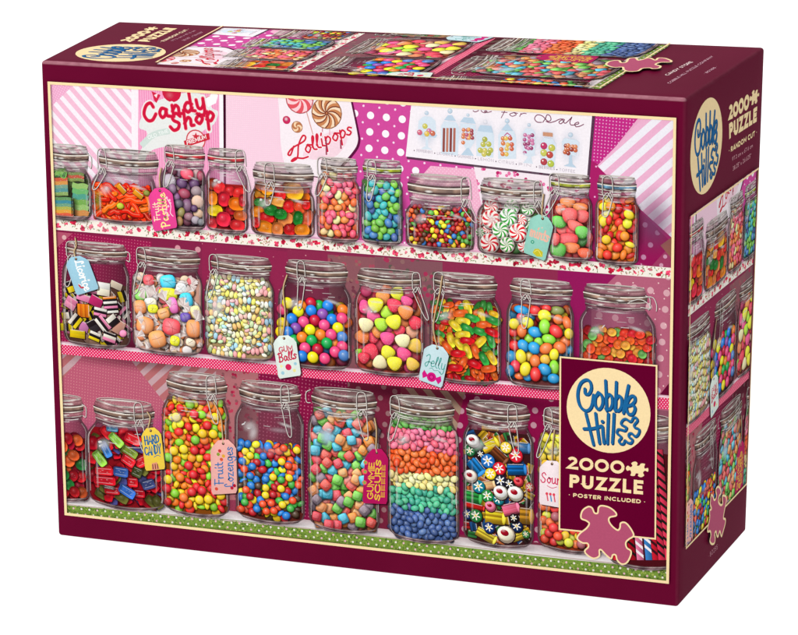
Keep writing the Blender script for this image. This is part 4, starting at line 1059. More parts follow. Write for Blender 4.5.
    j.candies([(62, 112, 170), (70, 96, 156), (60, 164, 170), (92, 160, 70), (110, 176, 60), (54, 150, 150)], 2.5, 1.9, 4.0, gloss=.6, edge=.6)
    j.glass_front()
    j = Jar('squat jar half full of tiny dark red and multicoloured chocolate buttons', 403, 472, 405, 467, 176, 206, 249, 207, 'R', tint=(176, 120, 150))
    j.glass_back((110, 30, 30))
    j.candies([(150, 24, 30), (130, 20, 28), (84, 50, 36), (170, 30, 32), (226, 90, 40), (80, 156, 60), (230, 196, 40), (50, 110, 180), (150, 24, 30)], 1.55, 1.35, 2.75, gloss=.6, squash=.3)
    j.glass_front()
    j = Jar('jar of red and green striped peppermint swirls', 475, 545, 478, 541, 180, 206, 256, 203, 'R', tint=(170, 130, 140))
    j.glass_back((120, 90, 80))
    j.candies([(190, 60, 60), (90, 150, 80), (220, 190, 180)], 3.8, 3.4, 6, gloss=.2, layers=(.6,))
    for x, y, r_, g in ((105, 205, 25, 0), (180, 208, 26, 1), (240, 215, 22, 1), (70, 255, 18, 0), (238, 268, 20, 1), (65, 300, 16, 1), (92, 288, 16, 0), (215, 255, 20, 0), (225, 350, 22, 0), (168, 245, 31, 1), (105, 252, 32, 0), (140, 292, 29, 1), (203, 300, 31, 0), (163, 345, 26, 1), (100, 338, 33, 0)):
        p = A((460 + x / 3.627, 150 + y / 3.627)); r2 = r_ / 3.627 * K; li = j.lit(*p)
        art.disc(p[0] + .4, p[1] + .6, r2 * 1.1, (60, 30, 30, .7), 14)
        swirl(p[0], p[1], r2, mul((238, 228, 220), li), mul(((206, 36, 50), (56, 150, 60))[g], li), 8, .8)
        art.glow(p[0] - r2 * .3, p[1] - r2 * .35, r2 * .45, r2 * .35, (255, 255, 255), .6)
        art.strip([(p[0] + r2 * math.cos(t), p[1] + r2 * math.sin(t)) for t in np.linspace(-.5, 2.4, 9)], [(p[0] + r2 * .7 * math.cos(t), p[1] + r2 * .7 * math.sin(t)) for t in np.linspace(-.5, 2.4, 9)], (70, 30, 30, .45), (70, 30, 30, 0))
    j.glass_front()
    j = Jar('jar of sugared red and green gumdrops with a lime gasket', 548, 591, 549, 589, 175, 197, 260, 199, 'L', gasket=(196, 206, 60), tint=(180, 120, 150))
    j.glass_back((170, 50, 50))
    j.candies([(206, 70, 66), (190, 50, 56)], 3.4, 3, 5.2, gloss=0, sugar=8, layers=(.7,))
    R2, G2, O2 = (230, 84, 84), (96, 176, 76), (238, 112, 66)
    j.traced([(385, 192, 26, 18, 0, O2), (432, 212, 25, 18, 0, O2), (362, 218, 20, 18, 0, (220, 90, 60)), (440, 242, 22, 22, 0, R2), (370, 290, 24, 20, 0, R2), (402, 300, 20, 18, 0, (200, 60, 66)), (458, 325, 18, 26, 0, R2), (436, 330, 20, 20, 0, (60, 110, 56)), (355, 262, 27, 20, 10, G2), (393, 240, 26, 28, 0, R2), (415, 278, 30, 18, 20, (222, 90, 84)), (437, 300, 22, 22, 0, G2), (388, 328, 34, 24, -5, (226, 76, 80)), (400, 356, 28, 18, 0, O2), (350, 365, 28, 26, 0, G2), (450, 376, 26, 18, 0, (226, 90, 60)), (340, 325, 16, 22, 0, R2)], (460, 150), 3.627, gloss=.1, sugar=34, ex=2.4, taper=.2, edge=.85)
    j.glass_front()
    j = Jar('jar of orange, red and yellow chocolate buttons with a blue gasket', 594, 638, 596, 636, 177, 200, 264, 198, 'l', gasket=(110, 160, 190), tint=(190, 140, 160))
    j.glass_back((200, 80, 30))
    j.candies([(240, 116, 36), (240, 120, 40), (186, 30, 34), (244, 196, 44), (200, 44, 36)], 2.7, 2.3, 4.1, gloss=.5, squash=.35, edge=.7)
    j.glass_front()

# -------- middle row
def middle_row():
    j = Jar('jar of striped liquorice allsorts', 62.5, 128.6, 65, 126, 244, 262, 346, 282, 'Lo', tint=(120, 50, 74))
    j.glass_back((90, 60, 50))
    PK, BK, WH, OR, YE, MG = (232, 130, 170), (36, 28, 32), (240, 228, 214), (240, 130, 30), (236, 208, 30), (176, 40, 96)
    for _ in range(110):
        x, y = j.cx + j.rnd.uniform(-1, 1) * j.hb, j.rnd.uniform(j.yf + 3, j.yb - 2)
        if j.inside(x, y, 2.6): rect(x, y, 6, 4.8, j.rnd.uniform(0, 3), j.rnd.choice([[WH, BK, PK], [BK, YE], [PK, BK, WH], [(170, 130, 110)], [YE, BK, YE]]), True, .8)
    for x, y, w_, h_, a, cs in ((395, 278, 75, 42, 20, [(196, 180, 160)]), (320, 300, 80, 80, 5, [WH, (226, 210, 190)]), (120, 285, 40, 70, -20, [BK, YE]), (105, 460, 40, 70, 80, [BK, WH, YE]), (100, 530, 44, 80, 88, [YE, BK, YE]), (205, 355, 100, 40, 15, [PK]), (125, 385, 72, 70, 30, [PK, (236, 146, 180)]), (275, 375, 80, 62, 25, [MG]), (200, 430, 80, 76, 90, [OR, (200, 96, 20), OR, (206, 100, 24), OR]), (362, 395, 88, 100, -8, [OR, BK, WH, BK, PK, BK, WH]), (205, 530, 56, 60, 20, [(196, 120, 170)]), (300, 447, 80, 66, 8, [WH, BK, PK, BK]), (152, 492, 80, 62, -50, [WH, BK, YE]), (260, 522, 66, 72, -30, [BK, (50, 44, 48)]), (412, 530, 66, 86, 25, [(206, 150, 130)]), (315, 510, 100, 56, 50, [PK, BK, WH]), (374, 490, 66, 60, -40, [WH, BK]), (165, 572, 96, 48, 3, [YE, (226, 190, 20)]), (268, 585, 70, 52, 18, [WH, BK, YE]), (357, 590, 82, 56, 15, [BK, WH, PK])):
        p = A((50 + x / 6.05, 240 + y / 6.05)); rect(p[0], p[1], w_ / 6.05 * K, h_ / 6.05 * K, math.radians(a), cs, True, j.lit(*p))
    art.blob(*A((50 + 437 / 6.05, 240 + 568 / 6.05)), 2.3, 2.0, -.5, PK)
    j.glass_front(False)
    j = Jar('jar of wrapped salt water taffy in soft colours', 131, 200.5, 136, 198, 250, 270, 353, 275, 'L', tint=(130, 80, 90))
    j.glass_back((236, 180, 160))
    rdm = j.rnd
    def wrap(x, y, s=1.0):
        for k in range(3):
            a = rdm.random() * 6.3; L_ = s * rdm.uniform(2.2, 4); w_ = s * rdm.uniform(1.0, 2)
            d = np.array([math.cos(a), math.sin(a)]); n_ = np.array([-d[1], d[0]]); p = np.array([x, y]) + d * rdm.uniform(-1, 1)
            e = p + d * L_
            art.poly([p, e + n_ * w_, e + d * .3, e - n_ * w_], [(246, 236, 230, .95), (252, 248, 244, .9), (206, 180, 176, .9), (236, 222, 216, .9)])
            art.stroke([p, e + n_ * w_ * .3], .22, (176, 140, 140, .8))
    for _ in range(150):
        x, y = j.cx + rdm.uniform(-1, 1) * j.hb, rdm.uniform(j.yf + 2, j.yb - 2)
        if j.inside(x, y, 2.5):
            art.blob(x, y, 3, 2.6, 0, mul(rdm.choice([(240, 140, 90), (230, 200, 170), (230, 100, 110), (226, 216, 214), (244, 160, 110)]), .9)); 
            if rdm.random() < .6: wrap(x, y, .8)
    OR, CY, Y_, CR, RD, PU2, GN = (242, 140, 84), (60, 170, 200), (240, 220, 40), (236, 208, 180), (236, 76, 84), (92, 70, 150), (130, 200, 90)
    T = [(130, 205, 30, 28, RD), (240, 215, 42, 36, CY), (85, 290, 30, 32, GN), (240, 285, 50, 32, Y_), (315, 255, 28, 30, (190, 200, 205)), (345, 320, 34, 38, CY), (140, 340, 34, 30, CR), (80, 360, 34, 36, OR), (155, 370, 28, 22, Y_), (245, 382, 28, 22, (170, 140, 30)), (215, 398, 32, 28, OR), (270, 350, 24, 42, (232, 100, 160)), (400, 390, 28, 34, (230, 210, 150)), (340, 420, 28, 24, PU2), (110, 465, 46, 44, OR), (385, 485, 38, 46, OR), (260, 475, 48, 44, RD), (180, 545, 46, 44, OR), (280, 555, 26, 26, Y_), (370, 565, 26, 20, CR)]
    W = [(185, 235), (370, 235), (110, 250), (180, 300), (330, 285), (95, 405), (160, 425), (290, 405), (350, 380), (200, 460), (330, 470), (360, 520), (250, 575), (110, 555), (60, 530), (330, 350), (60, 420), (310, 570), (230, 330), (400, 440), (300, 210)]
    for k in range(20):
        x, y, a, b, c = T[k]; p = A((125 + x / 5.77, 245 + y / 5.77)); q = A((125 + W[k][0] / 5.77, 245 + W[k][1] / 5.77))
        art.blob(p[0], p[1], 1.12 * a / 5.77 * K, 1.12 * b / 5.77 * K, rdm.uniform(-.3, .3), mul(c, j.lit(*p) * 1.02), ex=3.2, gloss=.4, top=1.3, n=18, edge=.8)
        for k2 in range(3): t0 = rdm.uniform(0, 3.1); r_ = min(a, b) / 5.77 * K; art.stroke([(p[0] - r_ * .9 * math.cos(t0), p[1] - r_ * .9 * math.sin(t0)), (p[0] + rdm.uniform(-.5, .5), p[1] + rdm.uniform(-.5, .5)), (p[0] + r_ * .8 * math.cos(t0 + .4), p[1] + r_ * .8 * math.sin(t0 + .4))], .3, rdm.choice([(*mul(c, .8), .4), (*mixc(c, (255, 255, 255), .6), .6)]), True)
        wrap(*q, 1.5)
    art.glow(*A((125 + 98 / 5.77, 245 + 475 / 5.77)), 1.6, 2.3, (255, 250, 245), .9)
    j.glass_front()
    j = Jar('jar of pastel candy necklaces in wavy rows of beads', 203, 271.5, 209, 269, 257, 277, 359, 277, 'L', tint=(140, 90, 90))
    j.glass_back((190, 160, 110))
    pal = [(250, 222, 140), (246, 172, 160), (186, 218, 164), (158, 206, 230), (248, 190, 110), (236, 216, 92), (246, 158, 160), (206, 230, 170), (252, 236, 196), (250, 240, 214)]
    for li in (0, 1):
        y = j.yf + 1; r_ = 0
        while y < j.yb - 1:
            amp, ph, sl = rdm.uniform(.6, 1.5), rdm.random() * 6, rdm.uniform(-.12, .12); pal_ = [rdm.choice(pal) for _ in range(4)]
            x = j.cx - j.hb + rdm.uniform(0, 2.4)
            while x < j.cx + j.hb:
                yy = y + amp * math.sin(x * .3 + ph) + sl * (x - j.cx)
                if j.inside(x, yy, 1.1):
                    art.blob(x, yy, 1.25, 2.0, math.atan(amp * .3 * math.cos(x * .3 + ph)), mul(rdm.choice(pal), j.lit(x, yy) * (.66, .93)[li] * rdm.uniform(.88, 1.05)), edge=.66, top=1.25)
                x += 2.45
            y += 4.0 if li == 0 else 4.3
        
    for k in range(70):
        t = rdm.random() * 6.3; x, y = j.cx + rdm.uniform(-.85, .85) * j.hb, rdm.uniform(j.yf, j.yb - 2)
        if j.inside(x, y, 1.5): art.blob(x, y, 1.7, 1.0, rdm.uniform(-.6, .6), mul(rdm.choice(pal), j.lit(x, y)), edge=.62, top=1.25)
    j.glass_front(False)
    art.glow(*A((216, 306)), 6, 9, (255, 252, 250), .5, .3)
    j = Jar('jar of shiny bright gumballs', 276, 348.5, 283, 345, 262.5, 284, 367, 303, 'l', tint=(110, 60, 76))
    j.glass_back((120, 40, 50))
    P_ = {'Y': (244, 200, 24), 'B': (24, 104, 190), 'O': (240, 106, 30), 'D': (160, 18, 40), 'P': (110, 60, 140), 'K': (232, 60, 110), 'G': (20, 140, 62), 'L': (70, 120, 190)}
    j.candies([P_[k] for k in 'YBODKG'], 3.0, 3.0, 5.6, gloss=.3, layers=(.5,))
    j.traced([(x, y, 24, 24, 0, P_[c]) for x, y, c in ((535, 280, 'G'), (500, 268, 'D'), (460, 282, 'O'), (572, 305, 'G'), (380, 295, 'K'), (600, 440, 'O'), (652, 350, 'O'), (402, 268, 'Y'), (572, 280, 'B'), (635, 298, 'O'), (447, 303, 'Y'), (502, 300, 'B'), (550, 315, 'P'), (590, 337, 'B'), (632, 333, 'K'), (420, 335, 'B'), (380, 353, 'Y'), (517, 342, 'D'), (470, 348, 'K'), (557, 362, 'K'), (615, 374, 'Y'), (437, 375, 'P'), (375, 390, 'Y'), (632, 413, 'L'), (497, 382, 'Y'), (405, 390, 'B'), (542, 403, 'O'), (586, 402, 'K'), (432, 425, 'G'), (465, 413, 'O'), (505, 426, 'G'), (568, 438, 'G'), (633, 453, 'K'), (477, 458, 'K'), (530, 463, 'D'), (603, 475, 'K'), (640, 490, 'L'), (465, 492, 'B'), (560, 502, 'K'), (510, 497, 'Y'))], (190, 240), 4.23, gloss=.85, edge=.55, top=1.15, n=18)
    j.glass_front()
    j = Jar('jar of sugared sour hearts in pink, yellow and cream', 352, 421.5, 355, 417, 271, 291, 374, 289, 'R', tint=(140, 90, 100))
    j.glass_back((190, 70, 60))
    H_ = {'Y': (244, 206, 50), 'R': (222, 56, 76), 'O': (242, 120, 60), 'C': (250, 206, 156), 'G': (150, 196, 50), 'P': (236, 70, 120), 'W': (226, 180, 70), 'T': (206, 140, 110)}
    j.candies([H_['R'], H_['O'], H_['P']], 3.6, 3.4, 5.6, gloss=0, sugar=6, layers=(.68,))
    j.traced([(x, y, r_, r_ * .97, dg, H_[c]) for x, y, r_, dg, c in ((170, 205, 28, 0, 'O'), (230, 185, 28, 90, 'Y'), (95, 245, 28, 40, 'P'), (270, 222, 24, 20, 'P'), (295, 350, 26, 0, 'T'), (130, 375, 24, 0, 'R'), (240, 345, 24, 0, 'R'), (150, 350, 25, 0, 'O'), (75, 440, 20, 0, 'G'), (128, 285, 28, 30, 'P'), (185, 268, 25, 60, 'G'), (218, 238, 29, 10, 'R'), (140, 235, 31, 0, 'Y'), (85, 370, 30, -30, 'O'), (308, 312, 29, 20, 'R'), (267, 267, 30, 0, 'O'), (98, 320, 30, 10, 'C'), (165, 318, 28, 0, 'G'), (218, 308, 31, -20, 'Y'), (308, 405, 30, 200, 'W'), (190, 378, 29, 0, 'P'), (255, 388, 30, -10, 'C'), (120, 430, 34, 200, 'R'), (90, 460, 24, 0, 'R'), (190, 433, 29, 150, 'Y'), (258, 445, 29, 20, 'P'), (158, 475, 29, 180, 'C'), (220, 483, 30, 0, 'Y'), (295, 487, 27, 30, 'W'))], (340, 250), 4.235, gloss=.1, sugar=46, ex=2.3, taper=.34, edge=.86, top=1.15, n=20)
    j.glass_front()
    j = Jar('jar of red, orange, yellow and green chewy fruit capsules', 427, 499, 432, 495, 275, 297, 382, 303, 'L', tint=(126, 60, 70))
    j.glass_back((150, 30, 30))
    j.candies([(200, 30, 34), (220, 84, 36), (184, 24, 34), (236, 180, 40), (60, 140, 60), (236, 110, 40)], 2.9, 1.5, 3.75, ex=3.2, gloss=.5, edge=.65, gel=True)
    C_ = {'Y': (240, 196, 50), 'G': (50, 150, 64), 'R': (208, 26, 36), 'O': (238, 96, 40)}
    j.traced([(x, y, 32, 15, a, C_[c]) for x, y, a, c in ((530, 245, 70, 'Y'), (500, 270, -10, 'O'), (590, 285, 80, 'Y'), (550, 290, 15, 'G'), (510, 303, 5, 'Y'), (478, 322, 40, 'Y'), (600, 318, -5, 'O'), (530, 335, 30, 'G'), (510, 360, -5, 'Y'), (585, 348, 15, 'G'), (460, 383, 75, 'Y'), (495, 400, 50, 'Y'), (530, 387, 5, 'R'), (585, 392, -45, 'Y'), (530, 430, 70, 'Y'), (565, 430, 70, 'O'), (445, 415, 50, 'O'), (490, 440, 0, 'R'), (600, 462, 60, 'G'), (635, 458, 60, 'Y'), (510, 480, -60, 'O'), (560, 485, 20, 'R'), (478, 500, 0, 'R'), (620, 505, -10, 'O'), (640, 300, 20, 'G'), (630, 385, 70, 'G'), (635, 350, 20, 'R'))], (340, 250), 4.235, gel=True, gloss=.6, ex=3.2)
    j.glass_front()
    j = Jar('jar of bright jelly eggs in primary colours', 504, 572, 508, 571, 281, 302, 387, 306, 'l', tint=(120, 90, 100))
    j.glass_back((120, 60, 60))
    E_ = {'Y': (244, 200, 40), 'B': (34, 132, 190), 'R': (212, 44, 44), 'O': (240, 100, 46), 'G': (120, 190, 50), 'W': (210, 160, 50), 'D': (110, 120, 60), 'K': (224, 50, 70)}
    j.candies([E_[k] for k in 'YBROG'], 2.9, 2.4, 4.6, gloss=.2, layers=(.6,))
    j.traced([(x, y, a, b, dg, E_[c]) for x, y, a, b, dg, c in ((125, 212, 32, 18, 10, 'B'), (182, 215, 24, 20, 0, 'R'), (275, 215, 30, 18, 0, 'D'), (230, 205, 20, 14, 0, 'R'), (120, 240, 16, 14, 0, 'K'), (115, 490, 20, 14, 0, 'O'), (150, 495, 18, 15, 0, 'B'), (158, 408, 18, 20, 0, 'W'), (90, 305, 20, 19, 0, 'R'), (155, 332, 19, 18, 0, 'G'), (325, 378, 16, 20, 0, 'B'), (310, 345, 22, 22, 0, 'O'), (222, 237, 28, 25, 15, 'Y'), (92, 270, 22, 22, 0, 'Y'), (148, 265, 27, 23, 10, 'Y'), (280, 252, 21, 20, 0, 'O'), (318, 268, 18, 30, -20, 'O'), (325, 312, 19, 22, 0, 'Y'), (125, 300, 20, 27, 0, 'O'), (182, 305, 29, 22, 10, 'B'), (222, 282, 23, 31, 0, 'G'), (270, 302, 30, 24, 40, 'R'), (197, 347, 19, 19, 0, 'G'), (240, 335, 29, 20, 10, 'G'), (95, 362, 24, 20, 10, 'R'), (132, 362, 22, 27, -40, 'B'), (178, 372, 27, 24, 40, 'B'), (228, 374, 28, 22, -30, 'O'), (287, 370, 27, 24, 20, 'O'), (80, 408, 22, 25, 0, 'B'), (122, 408, 22, 30, -10, 'Y'), (182, 427, 22, 26, 0, 'O'), (225, 420, 22, 20, 0, 'W'), (262, 400, 19, 25, 10, 'Y'), (98, 448, 21, 25, 0, 'K'), (75, 467, 18, 24, 0, 'B'), (140, 460, 22, 30, 15, 'Y'), (262, 453, 20, 30, 0, 'G'), (222, 462, 28, 23, 30, 'B'), (183, 482, 22, 30, 0, 'R'), (260, 500, 25, 20, 0, 'B'))], (490, 260), 4.2, gloss=.75, edge=.6, n=16)
    j.glass_front()
    j = Jar('jar half full of sugared orange and red berries behind the badge', 578, 655.5, 582, 647, 287, 311, 396, 330, 'o', tint=(150, 90, 116))
    j.glass_back((180, 50, 36))
    j.candies([(226, 60, 44), (236, 96, 40), (206, 40, 50), (236, 150, 60), (110, 176, 90), (232, 80, 44)], 2.6, 2.3, 4.0, gloss=.3, sugar=4, gel=True)
    j.glass_front()
    s = j; s.wire(AL([(642, 298), (652, 298), (656, 305), (656, 312)]), .6); s.wire(AL([(628, 303), (638, 300), (646, 303), (650, 309), (640, 308)]), .6)

# -------- bottom row
def bottom_row():
    j = Jar('jar of red and green gummy drops, cut off by the left edge', 30, 88, 38, 83, 396, 418, 498, 434, 'o', tint=(150, 70, 100), sag=.11)
    j.glass_back((110, 24, 30))
    j.candies([(150, 24, 34), (170, 30, 36), (36, 110, 50), (190, 80, 40), (140, 20, 40)], 3.6, 3.2, 5.2, gloss=.3, sugar=3, gel=True)
    j.glass_front(False)
    j = Jar('squat jar of translucent red, blue and green hard candies', 87, 162, 93, 153, 402, 425, 506, 428, 'r', tint=(130, 60, 90), sag=.11)
    j.glass_back((150, 20, 30))
    for _ in range(110):
        x, y = j.cx + j.rnd.uniform(-1, 1) * j.hb, j.rnd.uniform(j.yf + 2, j.yb - 1)
        if j.inside(x, y, 2.6): art.blob(x, y, 4, 2.6, j.rnd.uniform(0, 3), mul(j.rnd.choice([(170, 20, 34), (190, 30, 40), (150, 14, 30), (60, 60, 110), (90, 90, 40)]), 1.0 * j.lit(x, y)), ex=6, gel=True, gloss=.3)
    RR, BB, GG, OL = (206, 34, 44), (54, 110, 176), (136, 190, 70), (110, 130, 50)
    for x, y, a, b, dg, c in ((300, 238, 30, 16, 0, (60, 110, 140)), (400, 290, 42, 26, 20, RR), (440, 400, 32, 26, -30, RR), (300, 540, 40, 20, 0, (176, 24, 36)), (430, 555, 30, 20, 0, (170, 20, 34)), (270, 340, 42, 20, 62, BB), (320, 295, 42, 21, 42, GG), (385, 352, 42, 21, 30, OL), (240, 385, 42, 22, 52, GG), (378, 395, 36, 24, 30, RR), (420, 450, 26, 26, 20, (60, 66, 36)), (262, 447, 48, 20, -2, RR), (264, 492, 58, 22, 0, (196, 24, 40)), (342, 450, 38, 24, 4, (50, 84, 150)), (475, 510, 34, 24, -20, (60, 70, 120)), (372, 545, 44, 24, 28, (54, 104, 190)), (285, 525, 30, 8, 5, (90, 70, 70)), (400, 500, 26, 24, 0, (190, 26, 36))):
        p = A((50 + x / 4.887, 380 + y / 4.887)); q = math.radians(dg); a2, b2 = a / 4.887 * K, b / 4.887 * K; c2 = mul(c, j.lit(*p))
        art.blob(p[0], p[1], a2, b2, q, c2, ex=7, gel=True, gloss=0, edge=.75, top=1.2, n=24)
        d = np.array([math.cos(q), math.sin(q)]); n_ = np.array([-d[1], d[0]])
        for o_ in (-.62, .55): art.stroke([np.array(p) - d * a2 * .75 + n_ * b2 * o_, np.array(p) + d * a2 * .75 + n_ * b2 * o_], .35, (*mixc(c2, (255, 255, 255), .55), .75))
        for _ in range(4): g0 = np.array(p) + d * RNG.uniform(-.6, .6) * a2 + n_ * RNG.uniform(-.4, .4) * b2; art.stroke([g0, g0 + d * .9 + n_ * RNG.uniform(-.3, .3)], .22, (*mixc(c2, (255, 255, 255), .6), .7))
    j.glass_front()
    j = Jar('tall jar of green, orange, red and yellow candy lentils', 161, 226.5, 165, 225, 375, 400, 513, 400, 'r', tint=(150, 100, 90), sag=.11)
    j.glass_back((150, 80, 20))
    pal = [(240, 120, 30), (244, 190, 30), (206, 34, 36), (120, 184, 40), (238, 104, 26), (214, 40, 36), (244, 200, 40)]
    j.candies(pal, 2.55, 2.2, 3.95, gloss=.5, squash=.45, edge=.66)
    for x, y, c in ((180, 416, 3), (193, 415, 3), (206, 411, 2), (211, 435, 2), (178, 449, 1), (173, 450, 1), (184, 449, 1)): pass
    S3 = lambda x, y, r_, c: art.blob(*A((130 + x / 4.236, 370 + y / 4.236)), r_ / 4.236 * K, r_ / 4.236 * K * .97, 0, c, gloss=.6, edge=.7)
    for x, y, c in ((190, 200, (244, 206, 60)), (247, 147, (130, 190, 50)), (320, 235, (206, 34, 36)), (265, 188, (220, 50, 60)), (345, 272, (244, 190, 30)), (270, 297, (110, 180, 50)), (308, 298, (240, 104, 40)), (300, 270, (244, 180, 30)), (180, 343, (244, 190, 30)), (221, 336, (246, 200, 40)), (266, 341, (200, 30, 36)), (155, 370, (110, 186, 50)), (242, 405, (206, 34, 40)), (206, 455, (240, 110, 34)), (261, 443, (200, 26, 34)), (155, 463, (244, 190, 30)), (184, 522, (120, 190, 40)), (255, 516, (206, 34, 40)), (298, 510, (206, 34, 44)), (221, 540, (240, 104, 40)), (287, 550, (244, 194, 34)), (325, 548, (244, 190, 30)), (150, 502, (206, 30, 40))): S3(x, y, 20, c)
    j.glass_front()
    j = Jar('tall jar two thirds full of chocolate buttons in primary colours', 233, 301.6, 237, 298, 384, 408, 520, 443, 'r', tint=(128, 84, 96), sag=.11)
    j.glass_back((110, 40, 30))
    pal = [(232, 70, 34), (34, 110, 190), (170, 24, 32), (240, 198, 34), (70, 50, 36), (60, 160, 60), (228, 66, 40), (30, 104, 184), (150, 22, 30)]
    j.candies(pal, 2.5, 2.15, 3.95, gloss=.7, squash=.4, edge=.55)
    S4 = lambda x, y, c: art.blob(*A((220 + x / 3.735, 370 + y / 3.735)), 15 / 3.735 * K, 14 / 3.735 * K, 0, c, gloss=.8, edge=.6)
    for x, y, c in ((155, 322, 1), (278, 300, 3), (230, 292, 0), (180, 318, 2), (130, 345, 2), (222, 343, 3), (247, 358, 0), (83, 370, 0), (113, 360, 1), (190, 400, 3), (162, 407, 1), (250, 403, 3), (220, 410, 5), (105, 395, 1), (162, 440, 3), (220, 443, 3), (90, 447, 0), (135, 432, 4), (162, 467, 3), (237, 472, 1), (190, 465, 2), (152, 500, 0), (183, 497, 0), (225, 503, 3), (105, 472, 2), (165, 527, 0), (193, 525, 0), (85, 493, 5), (130, 518, 1), (255, 517, 5), (263, 487, 0), (285, 430, 0), (75, 340, 1), (88, 305, 3), (105, 320, 3)): S4(x, y, pal[c])
    j.glass_front()
    art.glow(j.cx - 9, j.yn + 15, 3.4, 6, (246, 238, 240), .5, .3); art.glow(j.cx + 6, j.yn + 12, 9, 2, (220, 200, 210), .3); art.glow(j.cx, j.yn + 24, 14, 3, (210, 180, 196), .25)
    j = Jar('tall jar of sugared sour cubes in red, green, blue and grey', 305.7, 376.6, 309, 374, 391, 415, 529, 412, 'rl'[0], tint=(150, 100, 100), sag=.11)
    j.glass_back((130, 80, 70))
    pal = [(240, 84, 76), (250, 140, 60), (110, 196, 74), (70, 184, 216), (140, 120, 136), (238, 70, 84), (246, 150, 90), (104, 196, 70), (244, 120, 110), (80, 180, 210)]
    for li, f in enumerate((.8, 1.0)):
        for (x, y) in j.spots(5.1 if li else 4.6, .24):
            if not j.inside(x, y, 2.9 if li else 2.6): continue
            q_ = 2.75 * j.rnd.uniform(.92, 1.06); a_ = j.rnd.uniform(0, 1.57); c = mul(mixc(j.rnd.choice(pal), (255, 236, 226), .03), f * j.lit(x, y) * j.rnd.uniform(.88, 1.0))
            art.blob(x, y, q_, q_, a_, mul(c, .88), ex=5.5, edge=.8, top=1, n=20, sugar=10 if li else 0)
            if li:
                art.blob(x - .35 * math.cos(a_) + .25 * math.sin(a_) - .25, y - .55, q_ * .74, q_ * .70, a_, mixc(c, (255, 240, 235), .13), ex=6, edge=.97, top=1.08, n=16, shadow=False, sugar=16)
    j.glass_front()
    s = j; s.wire(AL([(308, 390), (303.5, 393), (304, 402), (308, 403)]), .6)
    art.glow(j.cx - 9, j.yn + 13, 5.5, 6.5, (190, 226, 246), .8)
    j = Jar('tall jar of jelly beans layered like a rainbow from green to navy', 385, 457, 387.5, 452, 399, 422, 539, 414, 'L', tint=(140, 100, 90), sag=.11)
    j.glass_back((140, 80, 60))
    lim = [A((420, 380 + v / 3.737))[1] for v in (186, 262, 352, 408, 485)]
    lay = [[(84, 150, 66), (70, 140, 60), (96, 160, 74)], [(236, 92, 122), (240, 104, 130), (232, 84, 104)], [(240, 84, 34), (238, 96, 44), (232, 70, 30)], [(244, 214, 130), (246, 222, 150), (236, 200, 110)], [(66, 168, 132), (76, 176, 130), (52, 150, 124)], [(66, 92, 150), (80, 108, 160), (56, 78, 130)]]
    def pf(x, y):
        k = sum(y + j.rnd.uniform(-1.3, 1.3) + .10 * (x - j.cx) * 0 > l for l in lim); return j.rnd.choice(lay[k])
    j.candies(None, 2.35, 1.7, 3.55, gloss=.55, edge=.66, palf=pf, var=.1, layers=(.78, 1, 1), flatd=.85)
    j.glass_front()
    j = Jar('tall jar of assorted rock candy with flower patterned rounds', 461, 532, 464, 528, 404, 427, 544, 430, 'r', tint=(120, 60, 76), sag=.11)
    j.glass_back((70, 30, 30))
    pal = [(200, 40, 40), (40, 90, 150), (230, 180, 40), (60, 140, 70), (60, 40, 36), (226, 120, 60)]
    for _ in range(170):
        x, y = j.cx + j.rnd.uniform(-1, 1) * j.hb, j.rnd.uniform(j.yf + 2, j.yb - 2)
        if j.inside(x, y, 2.5):
            c = j.rnd.choice(pal); rect(x, y, 5, 3.6, j.rnd.uniform(0, 3), [c, mul(c, .7), c], True, .9)
    def Z(x, y): return A((370 + x / 3.737, 380 + y / 3.737))
    q = K / 3.737
    for x, y, l_, w_, dg, c, st in ((440, 245, 62, 40, -30, (236, 186, 40), 0), (475, 282, 62, 38, 40, (110, 56, 30), 1), (388, 324, 60, 46, 48, (30, 120, 190), 1), (540, 335, 66, 40, -5, (20, 100, 170), 1), (375, 437, 60, 46, 5, (50, 160, 70), 1), (458, 512, 70, 50, 2, (240, 190, 40), 1), (518, 482, 60, 42, -18, (236, 100, 130), 0), (382, 472, 72, 20, 8, (200, 36, 30), 0), (425, 580, 74, 36, 25, (240, 200, 60), 1), (575, 508, 44, 60, 0, (200, 140, 40), 1), (548, 583, 60, 30, -25, (236, 200, 60), 1), (435, 393, 44, 34, -15, (230, 170, 120), 0), (567, 255, 40, 40, 0, (60, 110, 160), 0), (440, 180, 60, 20, 0, (200, 150, 50), 0), (510, 185, 50, 20, 5, (190, 40, 40), 0), (380, 250, 60, 50, -50, (40, 120, 70), 0)):
        p = Z(x, y); a = math.radians(dg); li = j.lit(*p)
        cs = [mul(c, .8), mul(c, 1.12), mul(c, .7) if st else c, mul(c, 1.08), mul(c, .72) if st else mul(c, .9), mul(c, .6)]
        rect(p[0], p[1], l_ * q, w_ * q, a, cs, True, li)
        e = (p[0] + math.cos(a) * l_ * q * .5, p[1] + math.sin(a) * l_ * q * .5); art.blob(e[0], e[1], w_ * q * .16, w_ * q * .5, a, mul(c, 1.1), shadow=False)
